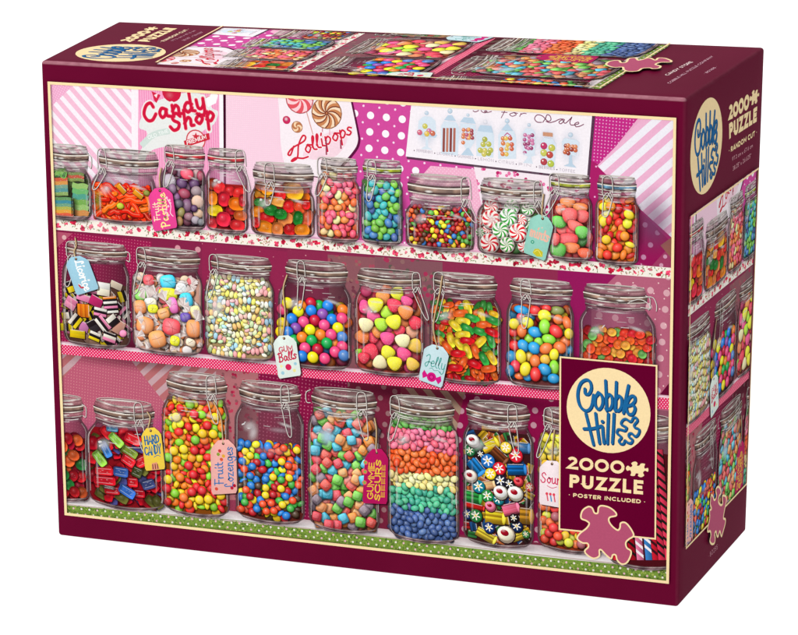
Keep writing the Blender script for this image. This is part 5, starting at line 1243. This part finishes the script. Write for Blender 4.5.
    def rock(x, y, r_, c, kind):
        p = Z(x, y); r2 = r_ * q; li = j.lit(*p); c = mul(c, li)
        art.disc(p[0] + .5, p[1] + .7, r2 * 1.12, (40, 16, 20, .85), 14); art.disc(p[0] + .35, p[1] + .4, r2 * 1.02, mul(c, .6), 14)
        if kind == 'f':
            art.disc(p[0], p[1], r2, c, 16)
            for k in range(6):
                t = k * 1.047 + .3; art.stroke([(p[0] + r2 * .22 * math.cos(t), p[1] + r2 * .22 * math.sin(t)), (p[0] + r2 * .6 * math.cos(t), p[1] + r2 * .6 * math.sin(t))], r2 * .2, mul((246, 240, 226), li), cap=True)
            art.disc(p[0], p[1], r2 * .18, (236, 200, 80), 8)
        else:
            art.blob(p[0], p[1], r2, r2 * .85, .3, c, shadow=False, edge=.8); art.blob(p[0] - r2 * .12, p[1] - r2 * .1, r2 * .5, r2 * .36, .3, mul((140, 14, 30), li), shadow=False, edge=1.2, top=1)
        art.glow(p[0] - r2 * .3, p[1] - r2 * .4, r2 * .4, r2 * .3, (255, 255, 255), .35)
    for a_ in ((365, 265, 18, (40, 120, 70), 'f'), (405, 277, 15, (30, 24, 26), 'f'), (432, 302, 25, (30, 100, 170), 'f'), (537, 282, 25, (200, 34, 50), 'f'), (475, 330, 23, (200, 30, 44), 'f'), (442, 350, 20, (240, 200, 40), 'f'), (397, 397, 23, (20, 120, 140), 'f'), (480, 376, 23, (26, 30, 50), 'f'), (513, 388, 19, (26, 24, 28), 'f'), (430, 432, 22, (40, 130, 60), 'f'), (472, 445, 20, (20, 110, 120), 'f'), (355, 500, 18, (30, 50, 110), 'f'), (387, 506, 23, (40, 120, 60), 'f'), (437, 550, 20, (24, 50, 110), 'f'), (541, 545, 21, (20, 40, 80), 'f'), (530, 515, 16, (26, 24, 28), 'f'), (500, 252, 20, (216, 190, 60), 'f'), (480, 418, 26, (244, 226, 206), 'o'), (535, 422, 28, (244, 226, 206), 'o'), (547, 378, 17, (220, 60, 70), 'o'), (500, 574, 32, (240, 216, 190), 'o'), (441, 470, 19, (236, 110, 140), 'o'), (367, 357, 24, (236, 220, 206), 'o'), (375, 225, 24, (236, 230, 220), 'o'), (575, 575, 14, (60, 130, 60), 'f'), (590, 400, 16, (206, 60, 50), 'f')): rock(*a_)
    j.glass_front()
    j = Jar('jar of yellow and orange sour balls partly hidden by the badge', 536, 606, 541, 602, 411, 433, 550, 438, 'L', tint=(128, 60, 80), sag=.11)
    j.glass_back((170, 60, 30))
    yl = A((570, 474))[1]
    def pf2(x, y): return j.rnd.choice([(236, 206, 60), (206, 200, 60), (240, 180, 50)]) if y < yl else j.rnd.choice([(232, 70, 44), (240, 120, 50), (240, 180, 50), (214, 50, 50), (190, 190, 60), (170, 90, 100), (236, 100, 50)])
    j.candies(None, 2.5, 2.4, 4.0, gloss=.55, palf=pf2)
    j.glass_front()
    j = Jar('jar of twisted candy sticks partly hidden by the badge', 606, 676, 610, 672, 416, 440, 566, 450, '', tint=(150, 90, 110), sag=.11)
    j.glass_back((90, 20, 30))
    for i, (x, c1, c2) in enumerate(((612, (226, 40, 60), (250, 240, 240)), (620, (60, 120, 190), (240, 236, 240)), (628, (190, 20, 40), (30, 24, 26)), (636, (230, 120, 160), (246, 236, 240)), (645, (60, 130, 200), (245, 240, 245)), (652, (206, 30, 50), (60, 20, 30)), (658, (224, 50, 80), (30, 26, 26)), (665, (228, 60, 90), (36, 28, 26)))):
        p0, p1 = np.array(A((x - 6, 446))), np.array(A((x + 4, 560))); p0[1] += (i % 3) * 2
        d = (p1 - p0) / np.linalg.norm(p1 - p0); n_ = np.array([-d[1], d[0]]); L_ = np.linalg.norm(p1 - p0); w_ = 1.9
        art.strip([p0 + n_ * w_ * 1.1, p1 + n_ * w_ * 1.1], [p0 - n_ * w_ * 1.1, p1 - n_ * w_ * 1.1], (40, 14, 20), (30, 8, 14))
        art.strip([p0 + n_ * w_, p1 + n_ * w_], [p0 - n_ * w_, p1 - n_ * w_], mul(c1, 1.05), mul(c1, .7))
        t = 0
        while t < L_ - 5:
            a_ = p0 + d * t; art.polys([[a_ + n_ * w_, a_ + n_ * w_ + d * 1.8, a_ - n_ * w_ + d * 5.2, a_ - n_ * w_ + d * 3.4]], c2); t += 4.6
    j.glass_front(False)
top_row(); middle_row(); bottom_row()

# ------------------------------------------------------------------ gift tags tied to the jars
def tag(label, quad, c, hole, string, draw, cut=.24):
    art.element('gift_tag', label)
    TL, TR, BR, BL = [np.array(p, float) for p in quad]
    def M(u, v): return (TL * (1 - u) + TR * u) * (1 - v) + (BL * (1 - u) + BR * u) * v
    base = [(cut * 1.25, 0), (1 - cut * 1.25, 0), (1 - cut * .75, .06), (1 - cut * .4, .1), (1, .18), (1, .94), (.95, 1), (.05, 1), (0, .94), (0, .18), (cut * .4, .1), (cut * .75, .06)]
    out = [M(u, v) for u, v in base]
    if string:
        P = [tuple(p) for p in string]
        art.stroke(AL([(p[0] + .8, p[1] + .6) for p in P]), .8, (50, 20, 26, .6), True)
        art.stroke(AL(P), .85, (150, 118, 84), True); art.stroke(AL([(p[0] - .3, p[1]) for p in P]), .4, (216, 192, 150), True)
    art.poly(AL([tuple(p + np.array([1.6, 1.4])) for p in out]), (40, 10, 24, .6))
    art.poly(AL([tuple(p) for p in out]), [(*mul(c, 1.03), 1)] * 4 + [(*mul(c, .97), 1)] * 8)
    hl = AL([tuple(M(.5, .07))])[0]; art.disc(hl[0], hl[1], .8, (90, 60, 50), 8); 
    if string: art.stroke([hl, AL([string[-1]])[0]], .5, (206, 180, 140))
    def MA(u, v): return tuple(A(M(u, v)))
    draw(MA)
def up_text(MA, s, u0, u1, v0, v1, w, c, style='script', gap=.1):
    """reads upward: baseline at u1, tops at u0, from v0 (bottom) to v1"""
    put_text(art, s, style, lambda t, h: MA(u1 + (u0 - u1) * h, v0 + (v1 - v0) * t), gap, w, c, cap=True)
def dn_text(MA, s, u0, u1, v0, v1, w, c, style='script', gap=.1):
    put_text(art, s, style, lambda t, h: MA(u0 + (u1 - u0) * h, v0 + (v1 - v0) * t), gap, w, c, cap=True)
def h_text(MA, s, u0, u1, v0, v1, w, c, style='script', gap=.08, slope=0):
    put_text(art, s, style, lambda t, h: MA(u0 + (u1 - u0) * t, v0 + (v1 - v0) * h + slope * t), gap, w, c, cap=True)
def d1(M):
    up_text(M, 'Fruit', .1, .34, .76, .34, .5, (250, 230, 190)); up_text(M, 'Pastille', .36, .68, .94, .14, .68, (252, 236, 150))
    for k in range(7): p = M(.74 + .12 * math.sin(k), .25 + k * .07); art.disc(p[0], p[1], .7, (250, 190, 215), 7)
    art.stroke([M(.72, .25), M(.86, .45), M(.8, .62), M(.9, .72)], .5, (252, 214, 226), True)
tag('pink tag reading Fruit Pastille', [(147, 189), (170.5, 186.5), (176.5, 227.5), (153, 231.5)], (236, 72, 150), 0, [(160, 168), (158, 178), (159, 190)], d1)
def d2(M):
    dn_text(M, 'Licorice', .40, .76, .12, .95, .78, (250, 252, 252)); art.stroke([M(.24, .74), M(.3, .84), M(.42, .84)], .8, (206, 40, 50), True); art.stroke([M(.24, .72), M(.34, .78), M(.42, .83)], .4, (250, 250, 250), True)
tag('pale blue tag reading Licorice', [(64, 259), (86, 255), (98.5, 289), (76.5, 296)], (160, 206, 226), 0, [(75, 238), (76, 246), (74, 252), (75.5, 258)], d2)
def d3(M):
    h_text(M, 'GUM', .2, .8, .4, .27, .55, (206, 60, 90), 'caps', .15, -.02); h_text(M, 'Balls', .14, .92, .62, .42, .72, (202, 50, 84), slope=-.05)
    for u, v, r_, c in ((.5, .76, 1.75, (214, 40, 90)), (.82, .7, .9, (160, 206, 220)), (.74, .86, .9, (240, 230, 150)), (.22, .88, 1.0, (160, 206, 220)), (.2, .72, .8, (240, 236, 170))): p = M(u, v); art.disc(p[0], p[1], r_, c, 14)
tag('white tag reading Gum Balls with a red dot', [(270, 336.5), (293, 335), (299, 375.5), (276.5, 379)], (228, 240, 232), 0, [(285, 275), (281, 290), (283, 315), (280, 338)], d3)
def d4(M):
    h_text(M, 'Jelly', .12, .96, .56, .28, .5, (90, 170, 160)); art.stroke([M(.34, .63), M(.46, .6), M(.55, .64), M(.7, .61), M(.8, .66)], .3, (90, 170, 160), True)
    p = M(.5, .82); art.disc(p[0], p[1], 2.6, (214, 24, 130), 16); art.disc(p[0], p[1], 1.5, (180, 16, 96), 12); art.disc(p[0], p[1], .9, (226, 50, 150), 10)
    art.polys([[M(.36, .82), M(.16, .7), M(.1, .8), M(.16, .92)], [M(.64, .82), M(.86, .72), M(.92, .84), M(.82, .94)]], (214, 30, 132))
tag('pale mint tag reading Jelly with a pink bonbon', [(423, 342.5), (448, 349.5), (439.5, 388.5), (416, 380)], (200, 226, 232), 0, [(440, 276), (437, 295), (431, 325), (434, 344)], d4)
def d5(M):
    h_text(M, 'mints', .12, .94, .55, .3, .8, (244, 186, 166)); p = M(.3, .68); art.disc(p[0], p[1], 1.0, (60, 160, 130), 10); art.disc(p[0], p[1], .4, (190, 230, 210), 8)
    p = M(.56, .28); art.disc(p[0], p[1], .4, (244, 200, 180), 6)
    art.shape([M(.4, .92), M(.45, .82), M(.6, .78), M(.82, .82), M(.85, .93), M(.6, .97)], (206, 196, 50)); art.stroke([M(.45, .9), M(.6, .82), M(.8, .92)], .3, (240, 230, 120), True)
tag('mint green tag reading mints', [(530, 212), (553.5, 220), (543.5, 261.5), (521.3, 252.5)], (152, 212, 196), 0, [(542, 194), (541, 202), (540, 214)], d5)
def d6(M):
    h_text(M, 'HARD', .14, .86, .38, .2, .72, (50, 110, 160), 'caps', .16, -.02); h_text(M, 'CANDY', .08, .9, .64, .44, .72, (50, 110, 160), 'caps', .12, -.03)
    art.stroke([M(.5, .7), M(.7, .66), M(.84, .7)], .35, (50, 110, 160), True)
    art.polys([[M(.32, 1), M(.36, .84), M(.62, .82), M(.72, .99)]], (226, 150, 120)); [art.stroke([M(u, .86), M(u, .98)], .55, (110, 60, 50)) for u in (.4, .52, .64)]
tag('yellow tag reading Hard Candy', [(139.5, 429), (159, 427), (164, 469), (144.4, 471)], (242, 208, 76), 0, [(146, 412), (149, 418), (147, 428)], d6)
def d7(M):
    up_text(M, 'Fruit', .14, .46, .82, .42, .62, (60, 120, 180)); up_text(M, 'Lozenges', .52, .86, .9, .14, .6, (60, 120, 180))
    for u, v, c in ((.36, .2, (206, 60, 60)), (.5, .3, (230, 170, 60)), (.3, .26, (140, 160, 60)), (.2, .9, (220, 80, 60)), (.8, .9, (190, 30, 60)), (.9, .86, (180, 24, 50)), (.42, .36, (220, 90, 60))): p = M(u, v); art.disc(p[0], p[1], 1.0, c, 9)
tag('salmon pink tag reading Fruit Lozenges', [(208.5, 441), (234, 439), (235.3, 493), (209.8, 494.5)], (240, 178, 170), 0, [(212, 402), (219, 418), (221, 440)], d7)
def d8(M):
    up_text(M, 'GUMMIE', .18, .42, .92, .26, .52, (240, 200, 60), 'caps', .12); up_text(M, 'SOURS', .48, .70, .94, .2, .62, (240, 204, 60), 'caps', .12); up_text(M, 'EEEEE', .74, .88, .88, .3, .4, (226, 170, 50), 'caps', .2)
    for v in (.25, .42, .62): p = M(.04, v); art.disc(p[0], p[1], 1.3, (230, 120, 90), 9); art.disc(p[0], p[1], .7, (120, 180, 80), 8)
tag('crimson tag reading Gummie Sours in yellow', [(363, 449), (386, 449), (384.8, 504), (360, 503)], (184, 24, 92), 0, [(372, 418), (374, 430), (373.5, 449)], d8)
def d9(M):
    h_text(M, 'Sours', .06, 1.0, .5, .28, .6, (214, 50, 96)); art.stroke([M(.3, .56), M(.5, .6), M(.7, .56)], .35, (214, 60, 100), True)
    for u, c in ((.3, (226, 90, 110)), (.44, (70, 150, 200)), (.58, (226, 90, 110))): p, p2 = M(u, .74), M(u + .05, .9); art.stroke([p, p2], .7, c); art.disc(p[0], p[1], .8, (230, 70, 90), 8)
tag('white and pink tag reading Sours', [(538, 460), (563, 462), (563, 508.5), (537.5, 504)], (248, 232, 236), 0, [(553, 430), (551, 448), (550.5, 462)], d9)

# ------------------------------------------------------------------ put the artwork on the box
puzzle_box = bpy.data.objects.new('puzzle_box', None); col.objects.link(puzzle_box)
puzzle_box['label'] = 'maroon cardboard jigsaw puzzle box printed with candy jars on pink shelves'
puzzle_box['category'] = 'puzzle box'

def rounded_box(N=14, r=1.9):
    Lx, Ly, Lz = 355.0, 120.0, 268.0
    def axis(L):
        c = [0, r * .12, r * .3, r * .55, r * .8, r]
        return c + list(np.linspace(r, L - r, N + 2)[1:-1]) + [L - v for v in reversed(c)]
    ax = [np.array(axis(Lx)), np.array(axis(Ly)), np.array(axis(Lz))]; L = np.array([Lx, Ly, Lz])
    n = len(ax[0]); vid = {}; verts = []; faces = []; highlight = []
    def V(i, j, k):
        key = (i, j, k)
        if key in vid: return vid[key]
        p = np.array([ax[0][i], ax[1][j], ax[2][k]]); inner = np.clip(p, r, L - r); d = p - inner; m = np.linalg.norm(d)
        if m > 1e-9: p = inner + d / m * r
        s, t, u = p / L
        q = np.zeros(3)
        for a in (0, 1):
            for b in (0, 1):
                for c in (0, 1): q += CORN[a, b, c] * (s if a else 1 - s) * (t if b else 1 - t) * (u if c else 1 - u)
        # edge highlight put into the colour, strongest along the top front edge
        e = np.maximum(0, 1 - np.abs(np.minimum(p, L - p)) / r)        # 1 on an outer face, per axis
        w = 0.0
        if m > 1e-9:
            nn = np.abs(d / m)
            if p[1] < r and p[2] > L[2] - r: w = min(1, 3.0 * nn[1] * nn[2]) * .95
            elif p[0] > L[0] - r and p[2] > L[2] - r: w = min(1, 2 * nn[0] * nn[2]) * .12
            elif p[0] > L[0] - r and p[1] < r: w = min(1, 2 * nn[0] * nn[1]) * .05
        highlight.append(w)
        vid[key] = len(verts); verts.append(tuple(q * MM)); return vid[key]
    m = n - 1
    for a in range(m):
        for b in range(m):
            faces += [(V(a, 0, b), V(a + 1, 0, b), V(a + 1, 0, b + 1), V(a, 0, b + 1)), (V(a, m, b), V(a, m, b + 1), V(a + 1, m, b + 1), V(a + 1, m, b)),
                      (V(0, a, b), V(0, a, b + 1), V(0, a + 1, b + 1), V(0, a + 1, b)), (V(m, a, b), V(m, a + 1, b), V(m, a + 1, b + 1), V(m, a, b + 1)),
                      (V(a, b, 0), V(a, b + 1, 0), V(a + 1, b + 1, 0), V(a + 1, b, 0)), (V(a, b, m), V(a + 1, b, m), V(a + 1, b + 1, m), V(a, b + 1, m))]
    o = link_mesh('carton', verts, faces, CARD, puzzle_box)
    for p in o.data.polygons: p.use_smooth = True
    at = o.data.attributes.new('edge_highlight', 'FLOAT', 'POINT'); at.data.foreach_set('value', highlight)
    return o
rounded_box()

def bilin(q, S, T):
    """q: corners at (0,0),(1,0),(1,1),(0,1)"""
    q = np.array(q, float); S = S[:, None]; T = T[:, None]
    P = q[0] * (1 - S) * (1 - T) + q[1] * S * (1 - T) + q[2] * S * T + q[3] * (1 - S) * T
    dS = (q[1] - q[0]) * (1 - T) + (q[2] - q[3]) * T; dT = (q[3] - q[0]) * (1 - S) + (q[2] - q[1]) * S
    n = np.cross(dT, dS); n /= np.linalg.norm(n, axis=1, keepdims=True)
    return P, n
class Face:
    """one side of the box: survey points <-> the flat card in mm"""
    def __init__(s, quad3, px, W, H):
        s.q = quad3; s.W = W; s.H = H; s.h = homography(px, [(0, 0), (1, 0), (1, 1), (0, 1)])
    def mm(s, p): return hmap(s.h, np.asarray(p, float)) * np.array([s.W, s.H])
    def map3(s, P): return bilin(s.q, P[:, 0] / s.W, P[:, 1] / s.H)
front = Face([FTL, FTR, FBR, FBL], [(40.8, 60.6), (686, 98.5), (678, 607.6), (58, 535.6)], 355, 267)
side = Face([FTR, BTR, BBR, FBR], [(686, 98.5), (765, 47), (746, 531), (678, 607.6)], 122, 268)
# the top is laid out as seen with its own writing upright: x runs to the back, y to the right
top = Face([FTL, BTL, BTR, FTR], [(40.8, 60.6), (117.7, 21.4), (765, 47), (686, 98.5)], 120, 358)

def panel_mapper(face, px_quad, crop):
    x0, y0, x1, y1 = crop
    tgt = face.mm(px_quad)
    Hm = homography([(x0, y0), (x1, y0), (x1, y1), (x0, y1)], [tuple(t) for t in tgt])
    return lambda P: face.map3(hmap(Hm, P))
GAP = 0.06
_, LM = art.emit(puzzle_box, (0, 0, AW, AH), panel_mapper(front, PX, (0, 0, AW, AH)), .002, None, prefix_z=GAP)
PICT = LM * .002 + .03; PICS = LM * .004 * .5 + .06
SIDE_PX = [(689.2, 229.3), (756, 180.3), (744.3, 488.7), (684.0, 553.5)]
a0, a1 = A((206, 137)), A((396, 505)); SC = (a0[0], a0[1], a1[0], a1[1])
art.elements[0] = ('printed_picture', 'narrow crop of the candy shelf picture on the right side of the box')
art.emit(puzzle_box, SC, panel_mapper(side, SIDE_PX, SC), .004, 5, prefix_z=GAP)
TOP_PX = [(139.6, 63.2), (206.3, 27.3), (652.9, 44.6), (582.9, 88.2)]
a0, a1 = A((276, 110)), A((440, 540)); TC = (a0[0], 4.0, a1[0], 240.5)
art.elements[0] = ('printed_picture', 'crop of the candy shelf picture lying sideways on the top of the box')
art.emit(puzzle_box, TC, panel_mapper(top, TOP_PX, TC), .004, 5, prefix_z=GAP)

# ------------------------------------------------------------------ brand marks, badge and lettering of each side
CREAM, MARON, ROSE, BLUE = (252, 226, 174), (100, 2, 44), (184, 84, 116), (30, 104, 160)
Q = lambda pts, o, s: [(o[0] + x / s, o[1] + y / s) for x, y in pts]
LOGO = [  # strokes of the round emblem, traced on an enlargement
 [(195, 200), (198, 225), (222, 226), (238, 190), (230, 148), (205, 133), (170, 152), (150, 200), (148, 258), (166, 312), (205, 338), (238, 312), (252, 240)],
 [(282, 222), (264, 255), (266, 305), (290, 328), (312, 300), (313, 252), (293, 222), (276, 235)],
 [(334, 146), (338, 240), (341, 330)], [(340, 252), (358, 230), (376, 248), (379, 295), (362, 328), (341, 326)],
 [(406, 156), (403, 250), (400, 332)], [(404, 262), (422, 240), (441, 258), (441, 308), (422, 338), (401, 332)],
 [(487, 178), (470, 260), (455, 346)],
 [(478, 306), (505, 300), (530, 275), (528, 245), (505, 243), (482, 275), (474, 325), (490, 360), (518, 358), (532, 325), (520, 300)],
 [(203, 364), (225, 450), (251, 556)], [(267, 362), (278, 450), (292, 546)], [(195, 457), (250, 455), (302, 440)],
 [(314, 452), (317, 500), (322, 545)], [(352, 366), (349, 455), (346, 548)], [(390, 366), (386, 455), (380, 546)]]
LOGO_DOT = (313, 410)
LOGO_PIECE = [(470, 392), (500, 410), (513, 400), (520, 385), (540, 385), (548, 405), (528, 430), (530, 448), (560, 462), (555, 492), (535, 508), (510, 488), (492, 492), (492, 512), (515, 530), (505, 552), (482, 548), (465, 535), (455, 556), (435, 556), (424, 538), (440, 515), (425, 498), (410, 485), (418, 462), (445, 465), (465, 470), (475, 450), (455, 438), (438, 425), (448, 402)]
LC = np.array((354, 338.0)); LO = (555, 360); LS = 6.686
lc_art = A((555 + 354 / LS, 360 + 338 / LS)); lr_art = 22.4
def logo_local(pts): return (A(Q(pts, LO, LS)) - lc_art) / lr_art

def emblem(g, place, r, flat=1.0):
    """place maps emblem coordinates (unit circle) to the card"""
    t = np.linspace(0, 2 * math.pi, 49)[:-1]
    g.element('emblem_disc'); g.poly([place(p) for p in np.stack([np.cos(t), np.sin(t)], 1)], CREAM)
    g.element('emblem_lettering', 'blue hand lettered words Cobble Hill')
    for w, c, o in ((.074, (16, 60, 110), .02), (.066, BLUE, 0)):
        for st in LOGO:
            P = catmull(logo_local(st), False, 6) + o
            g.stroke([place(p) for p in P], w * r, c, cap=True)
        p = place(logo_local([LOGO_DOT])[0] + o); g.disc(p[0], p[1], w * .62 * r, c, 10)
        P = catmull(logo_local(LOGO_PIECE), True, 4) + o
        g.stroke([place(p) for p in P], w * .75 * r, c, closed=True)

def jigsaw(g, F, pts, outline, label):
    """the solid jigsaw piece with its pale outline"""
    P = catmull(F(pts), True, 5)
    g.element('jigsaw_piece', label)
    g.shape(P, ROSE); g.stroke(P, outline, CREAM, closed=True)
MINI = [(345, 112), (355, 100), (368, 108), (378, 100), (372, 88), (390, 80), (403, 88), (400, 100), (412, 100), (420, 90), (440, 92), (436, 105), (440, 115), (455, 112), (455, 130), (440, 125), (430, 135), (436, 148), (420, 157), (405, 150), (408, 140), (395, 138), (388, 150), (368, 148), (372, 135), (366, 122), (352, 125)]

# front
fb = Art(); fb.element('badge', 'maroon badge with cream edge in the lower right of the front')
F = front.mm; fq = lambda pts: [tuple(p) for p in F(pts)]
bq = [(558.6, 356.2), (657.6, 365.2), (656.3, 539.3), (557.6, 529.3)]
B4 = np.array(fq(bq)); fb.poly(B4, CREAM); ctr = B4.mean(0); inn = [tuple(p + (ctr - p) / np.abs(ctr - p) * .85) for p in B4]; fb.poly(inn, MARON)
s0 = F([(555 + 354 / LS, 360 + 338 / LS)])[0]
rad = 22.6
emblem(fb, lambda p: (s0[0] + p[0] * rad, s0[1] + p[1] * rad), rad)
fb.element('badge_lettering', 'cream lettering 2000 puzzle poster included')
o2, s2 = (555, 445), 4.886
def lm(g, face, a, b, ta, tb, s, w, c, gap=.1, fw=.22, style='caps'):
    put_text(g, s, style, line_map(lambda p: face.mm(p), a, b, ta, tb), gap, w, c, font_w=fw)
def z2(p): return (o2[0] + p[0] / s2, o2[1] + p[1] / s2)
def z2l(a, b, ta, tb, *k, **kw): lm(fb, front, z2(a), z2(b), z2(ta), z2(tb), *k, **kw)
z2l((51, 115), (340, 142), (53, 54), (342, 78), '2000', 1.62, CREAM, gap=.02, fw=.235)
fb.shape(catmull(F(Q(MINI, o2, s2)), True, 3), CREAM)
z2l((64, 205), (430, 242), (66, 142), (432, 172), 'PUZZLE', 1.8, CREAM, gap=.13, fw=.26)
z2l((63, 250), (440, 286), (64, 232), (441, 268), '* POSTER INCLUDED *', .5, CREAM, gap=.16, fw=.17)
PIECE = [(225, 295), (262, 303), (292, 325), (297, 343), (265, 352), (262, 372), (280, 397), (305, 414), (316, 402), (320, 380), (343, 378), (368, 405), (384, 440), (360, 458), (345, 475), (350, 500), (370, 515), (368, 540), (350, 572), (325, 579), (303, 560), (295, 535), (280, 535), (272, 552), (248, 535), (225, 511), (214, 512), (213, 540), (185, 551), (155, 535), (142, 515), (160, 495), (155, 478), (130, 475), (105, 455), (118, 430), (150, 405), (164, 382), (150, 368), (124, 355), (130, 320), (158, 300), (178, 306), (190, 330), (206, 330), (210, 305)]
jigsaw(fb, F, Q(PIECE, o2, s2), .85, 'rose pink jigsaw piece with cream outline below the badge lettering')
fb.emit(puzzle_box, None, front.map3, .004, None, prefix_z=GAP + PICT)

# cream rule round each picture
def rule(face, px, w, z, name='picture_border', label=None, c=CREAM, seg=1):
    g = Art(); g.element(name, label)
    P = np.array(face.mm(px)); ctr = P.mean(0)
    inner = [p + np.sign(ctr - p) * w * .3 for p in P]; outer = [p - np.sign(ctr - p) * w * .7 for p in P]
    for k in range(4):
        m = (k + 1) % 4
        g.poly([outer[k], outer[m], inner[m], inner[k]], c)
    g.emit(puzzle_box, None, face.map3, .005, 8, prefix_z=z)
rule(front, PX, 1.5, GAP + PICT * .95)
rule(side, SIDE_PX, 1.0, GAP + PICS)
rule(top, TOP_PX, 1.0, GAP + PICS)

def circle_on(g, face, c_px, r):
    c0 = face.mm([c_px])[0]
    emblem(g, lambda p: (c0[0] + p[0] * r, c0[1] + p[1] * r), r)

# right side
sg = Art(); sg.element('header_lettering', 'cream lettering 2000 puzzle random cut on the side')
lm(sg, side, (728.9, 126), (749, 114.4), (728.9, 110.6), (749.5, 98), '2000', 2.4, CREAM, gap=.02, fw=.24)
mm_ = side.mm([(749.4, 114.5), (758.8, 107.5), (758.8, 91), (749.6, 97)])
Hm_ = homography([(345, 157), (455, 157), (455, 80), (345, 80)], [tuple(p) for p in mm_]); sg.shape(catmull(hmap(Hm_, MINI), True, 3), CREAM)
lm(sg, side, (729.4, 146.8), (756.4, 129), (729.2, 130), (757, 113.2), 'PUZZLE', 2.4, CREAM, gap=.12, fw=.25)
lm(sg, side, (729, 162.3), (756.4, 143.5), (729, 157), (756.6, 138.2), '* RANDOM CUT *', .75, CREAM, gap=.17, fw=.16)
lm(sg, side, (732.2, 171), (752.4, 157), (732.2, 167), (752.4, 153), '97.2 cm x 67.6 cm', .42, (206, 150, 160), gap=.2, fw=.12)
lm(sg, side, (732.7, 181.5), (750.8, 168), (732.7, 177), (750.9, 163.5), '38.25" x 26.625"', .42, (206, 150, 160), gap=.2, fw=.12)
lm(sg, side, (708.6, 560), (719.2, 548.6), (708.3, 556), (719, 544.6), '* 80255 *', .4, (190, 130, 145), gap=.2, fw=.12)
circle_on(sg, side, (706.5, 153.2), 24.5)
sg.emit(puzzle_box, None, side.map3, .004, 5, prefix_z=GAP); sg = Art()
SPIECE = [(190, 130), (205, 115), (222, 130), (226, 160), (212, 185), (208, 225), (225, 245), (240, 235), (238, 200), (240, 177), (262, 177), (270, 200), (264, 240), (255, 280), (247, 335), (262, 342), (262, 370), (245, 430), (232, 466), (218, 432), (206, 470), (195, 465), (188, 437), (178, 455), (182, 490), (175, 522), (155, 530), (140, 510), (148, 470), (143, 442), (122, 445), (125, 410), (138, 350), (138, 295), (152, 282), (143, 250), (145, 220), (150, 182), (163, 190), (172, 213), (184, 208), (192, 180), (186, 150)]
jigsaw(sg, side.mm, Q(SPIECE, (690, 480), 7.93), 1.15, 'rose pink jigsaw piece overlapping the foot of the side picture')
sg.emit(puzzle_box, None, side.map3, .004, 5, prefix_z=GAP + PICS + .05)

# top
tg = Art(); tg.element('header_lettering', 'cream lettering 2000 puzzle random cut on the top')
lm(tg, top, (121.8, 41.6), (143.5, 31.2), (112.6, 41.1), (134.3, 30.7), '2000', 2.4, CREAM, gap=.02, fw=.24)
mm_ = top.mm([(143.8, 31.1), (151.5, 27.2), (142, 26.2), (134.8, 30.4)])
Hm_ = homography([(345, 157), (455, 157), (455, 80), (345, 80)], [tuple(p) for p in mm_]); tg.shape(catmull(hmap(Hm_, MINI), True, 3), CREAM)
lm(tg, top, (137.6, 41.6), (165.2, 28.2), (128.1, 41.0), (156.6, 27.4), 'PUZZLE', 2.4, CREAM, gap=.12, fw=.25)
lm(tg, top, (149.2, 42.0), (177, 28.6), (146, 41.8), (174, 28.4), '* RANDOM CUT *', .75, (240, 214, 180), gap=.17, fw=.16)
lm(tg, top, (159, 40.6), (181.6, 30.2), (156.6, 40.4), (179.2, 30), '97.2 cm x 67.6 cm', .4, (200, 150, 165), gap=.2, fw=.12)
lm(tg, top, (168.6, 40.4), (188.2, 31.4), (166, 40.2), (185.6, 31.2), '38.25" x 26.625"', .4, (200, 150, 165), gap=.2, fw=.12)
lm(tg, top, (657.5, 75.4), (683.5, 62.0), (653.3, 74.8), (679.4, 61.4), 'CANDY STORE', .55, (240, 214, 214), gap=.16, fw=.14)
lm(tg, top, (662, 83.6), (706.5, 56.4), (658.6, 83), (703.2, 55.8), 'COBBLE HILL PUZZLE COMPANY', .42, (206, 160, 175), gap=.18, fw=.13)
lm(tg, top, (701.5, 74.3), (714.2, 66.8), (698.3, 73.9), (711, 66.4), '* 80255 *', .42, (206, 160, 175), gap=.18, fw=.13)
circle_on(tg, top, (110.4, 52.5), 24.5)
tg.emit(puzzle_box, None, top.map3, .004, 5, prefix_z=GAP); tg = Art()
TPIECE = [(100, 122), (150, 118), (168, 130), (198, 127), (210, 108), (250, 105), (272, 118), (330, 105), (372, 118), (388, 106), (430, 108), (470, 122), (463, 129), (430, 129), (398, 131), (378, 141), (410, 150), (403, 161), (370, 164), (345, 159), (300, 162), (278, 175), (225, 177), (192, 168), (182, 154), (140, 155), (110, 151), (80, 138)]
jigsaw(tg, top.mm, Q(TPIECE, (570, 40), 5.32), 1.15, 'rose pink jigsaw piece overlapping the end of the top picture')
tg.emit(puzzle_box, None, top.map3, .004, 5, prefix_z=GAP + PICS + .05)

# ------------------------------------------------------------------ white ground under the box, glow added to whiten it and erase shadows
t = link_mesh('white_glow_ground', [(-30, -30, -.0026), (30, -30, -.0026), (30, 60, -.0026), (-30, 60, -.0026)], [(0, 1, 2, 3)], GLOW_GROUND)
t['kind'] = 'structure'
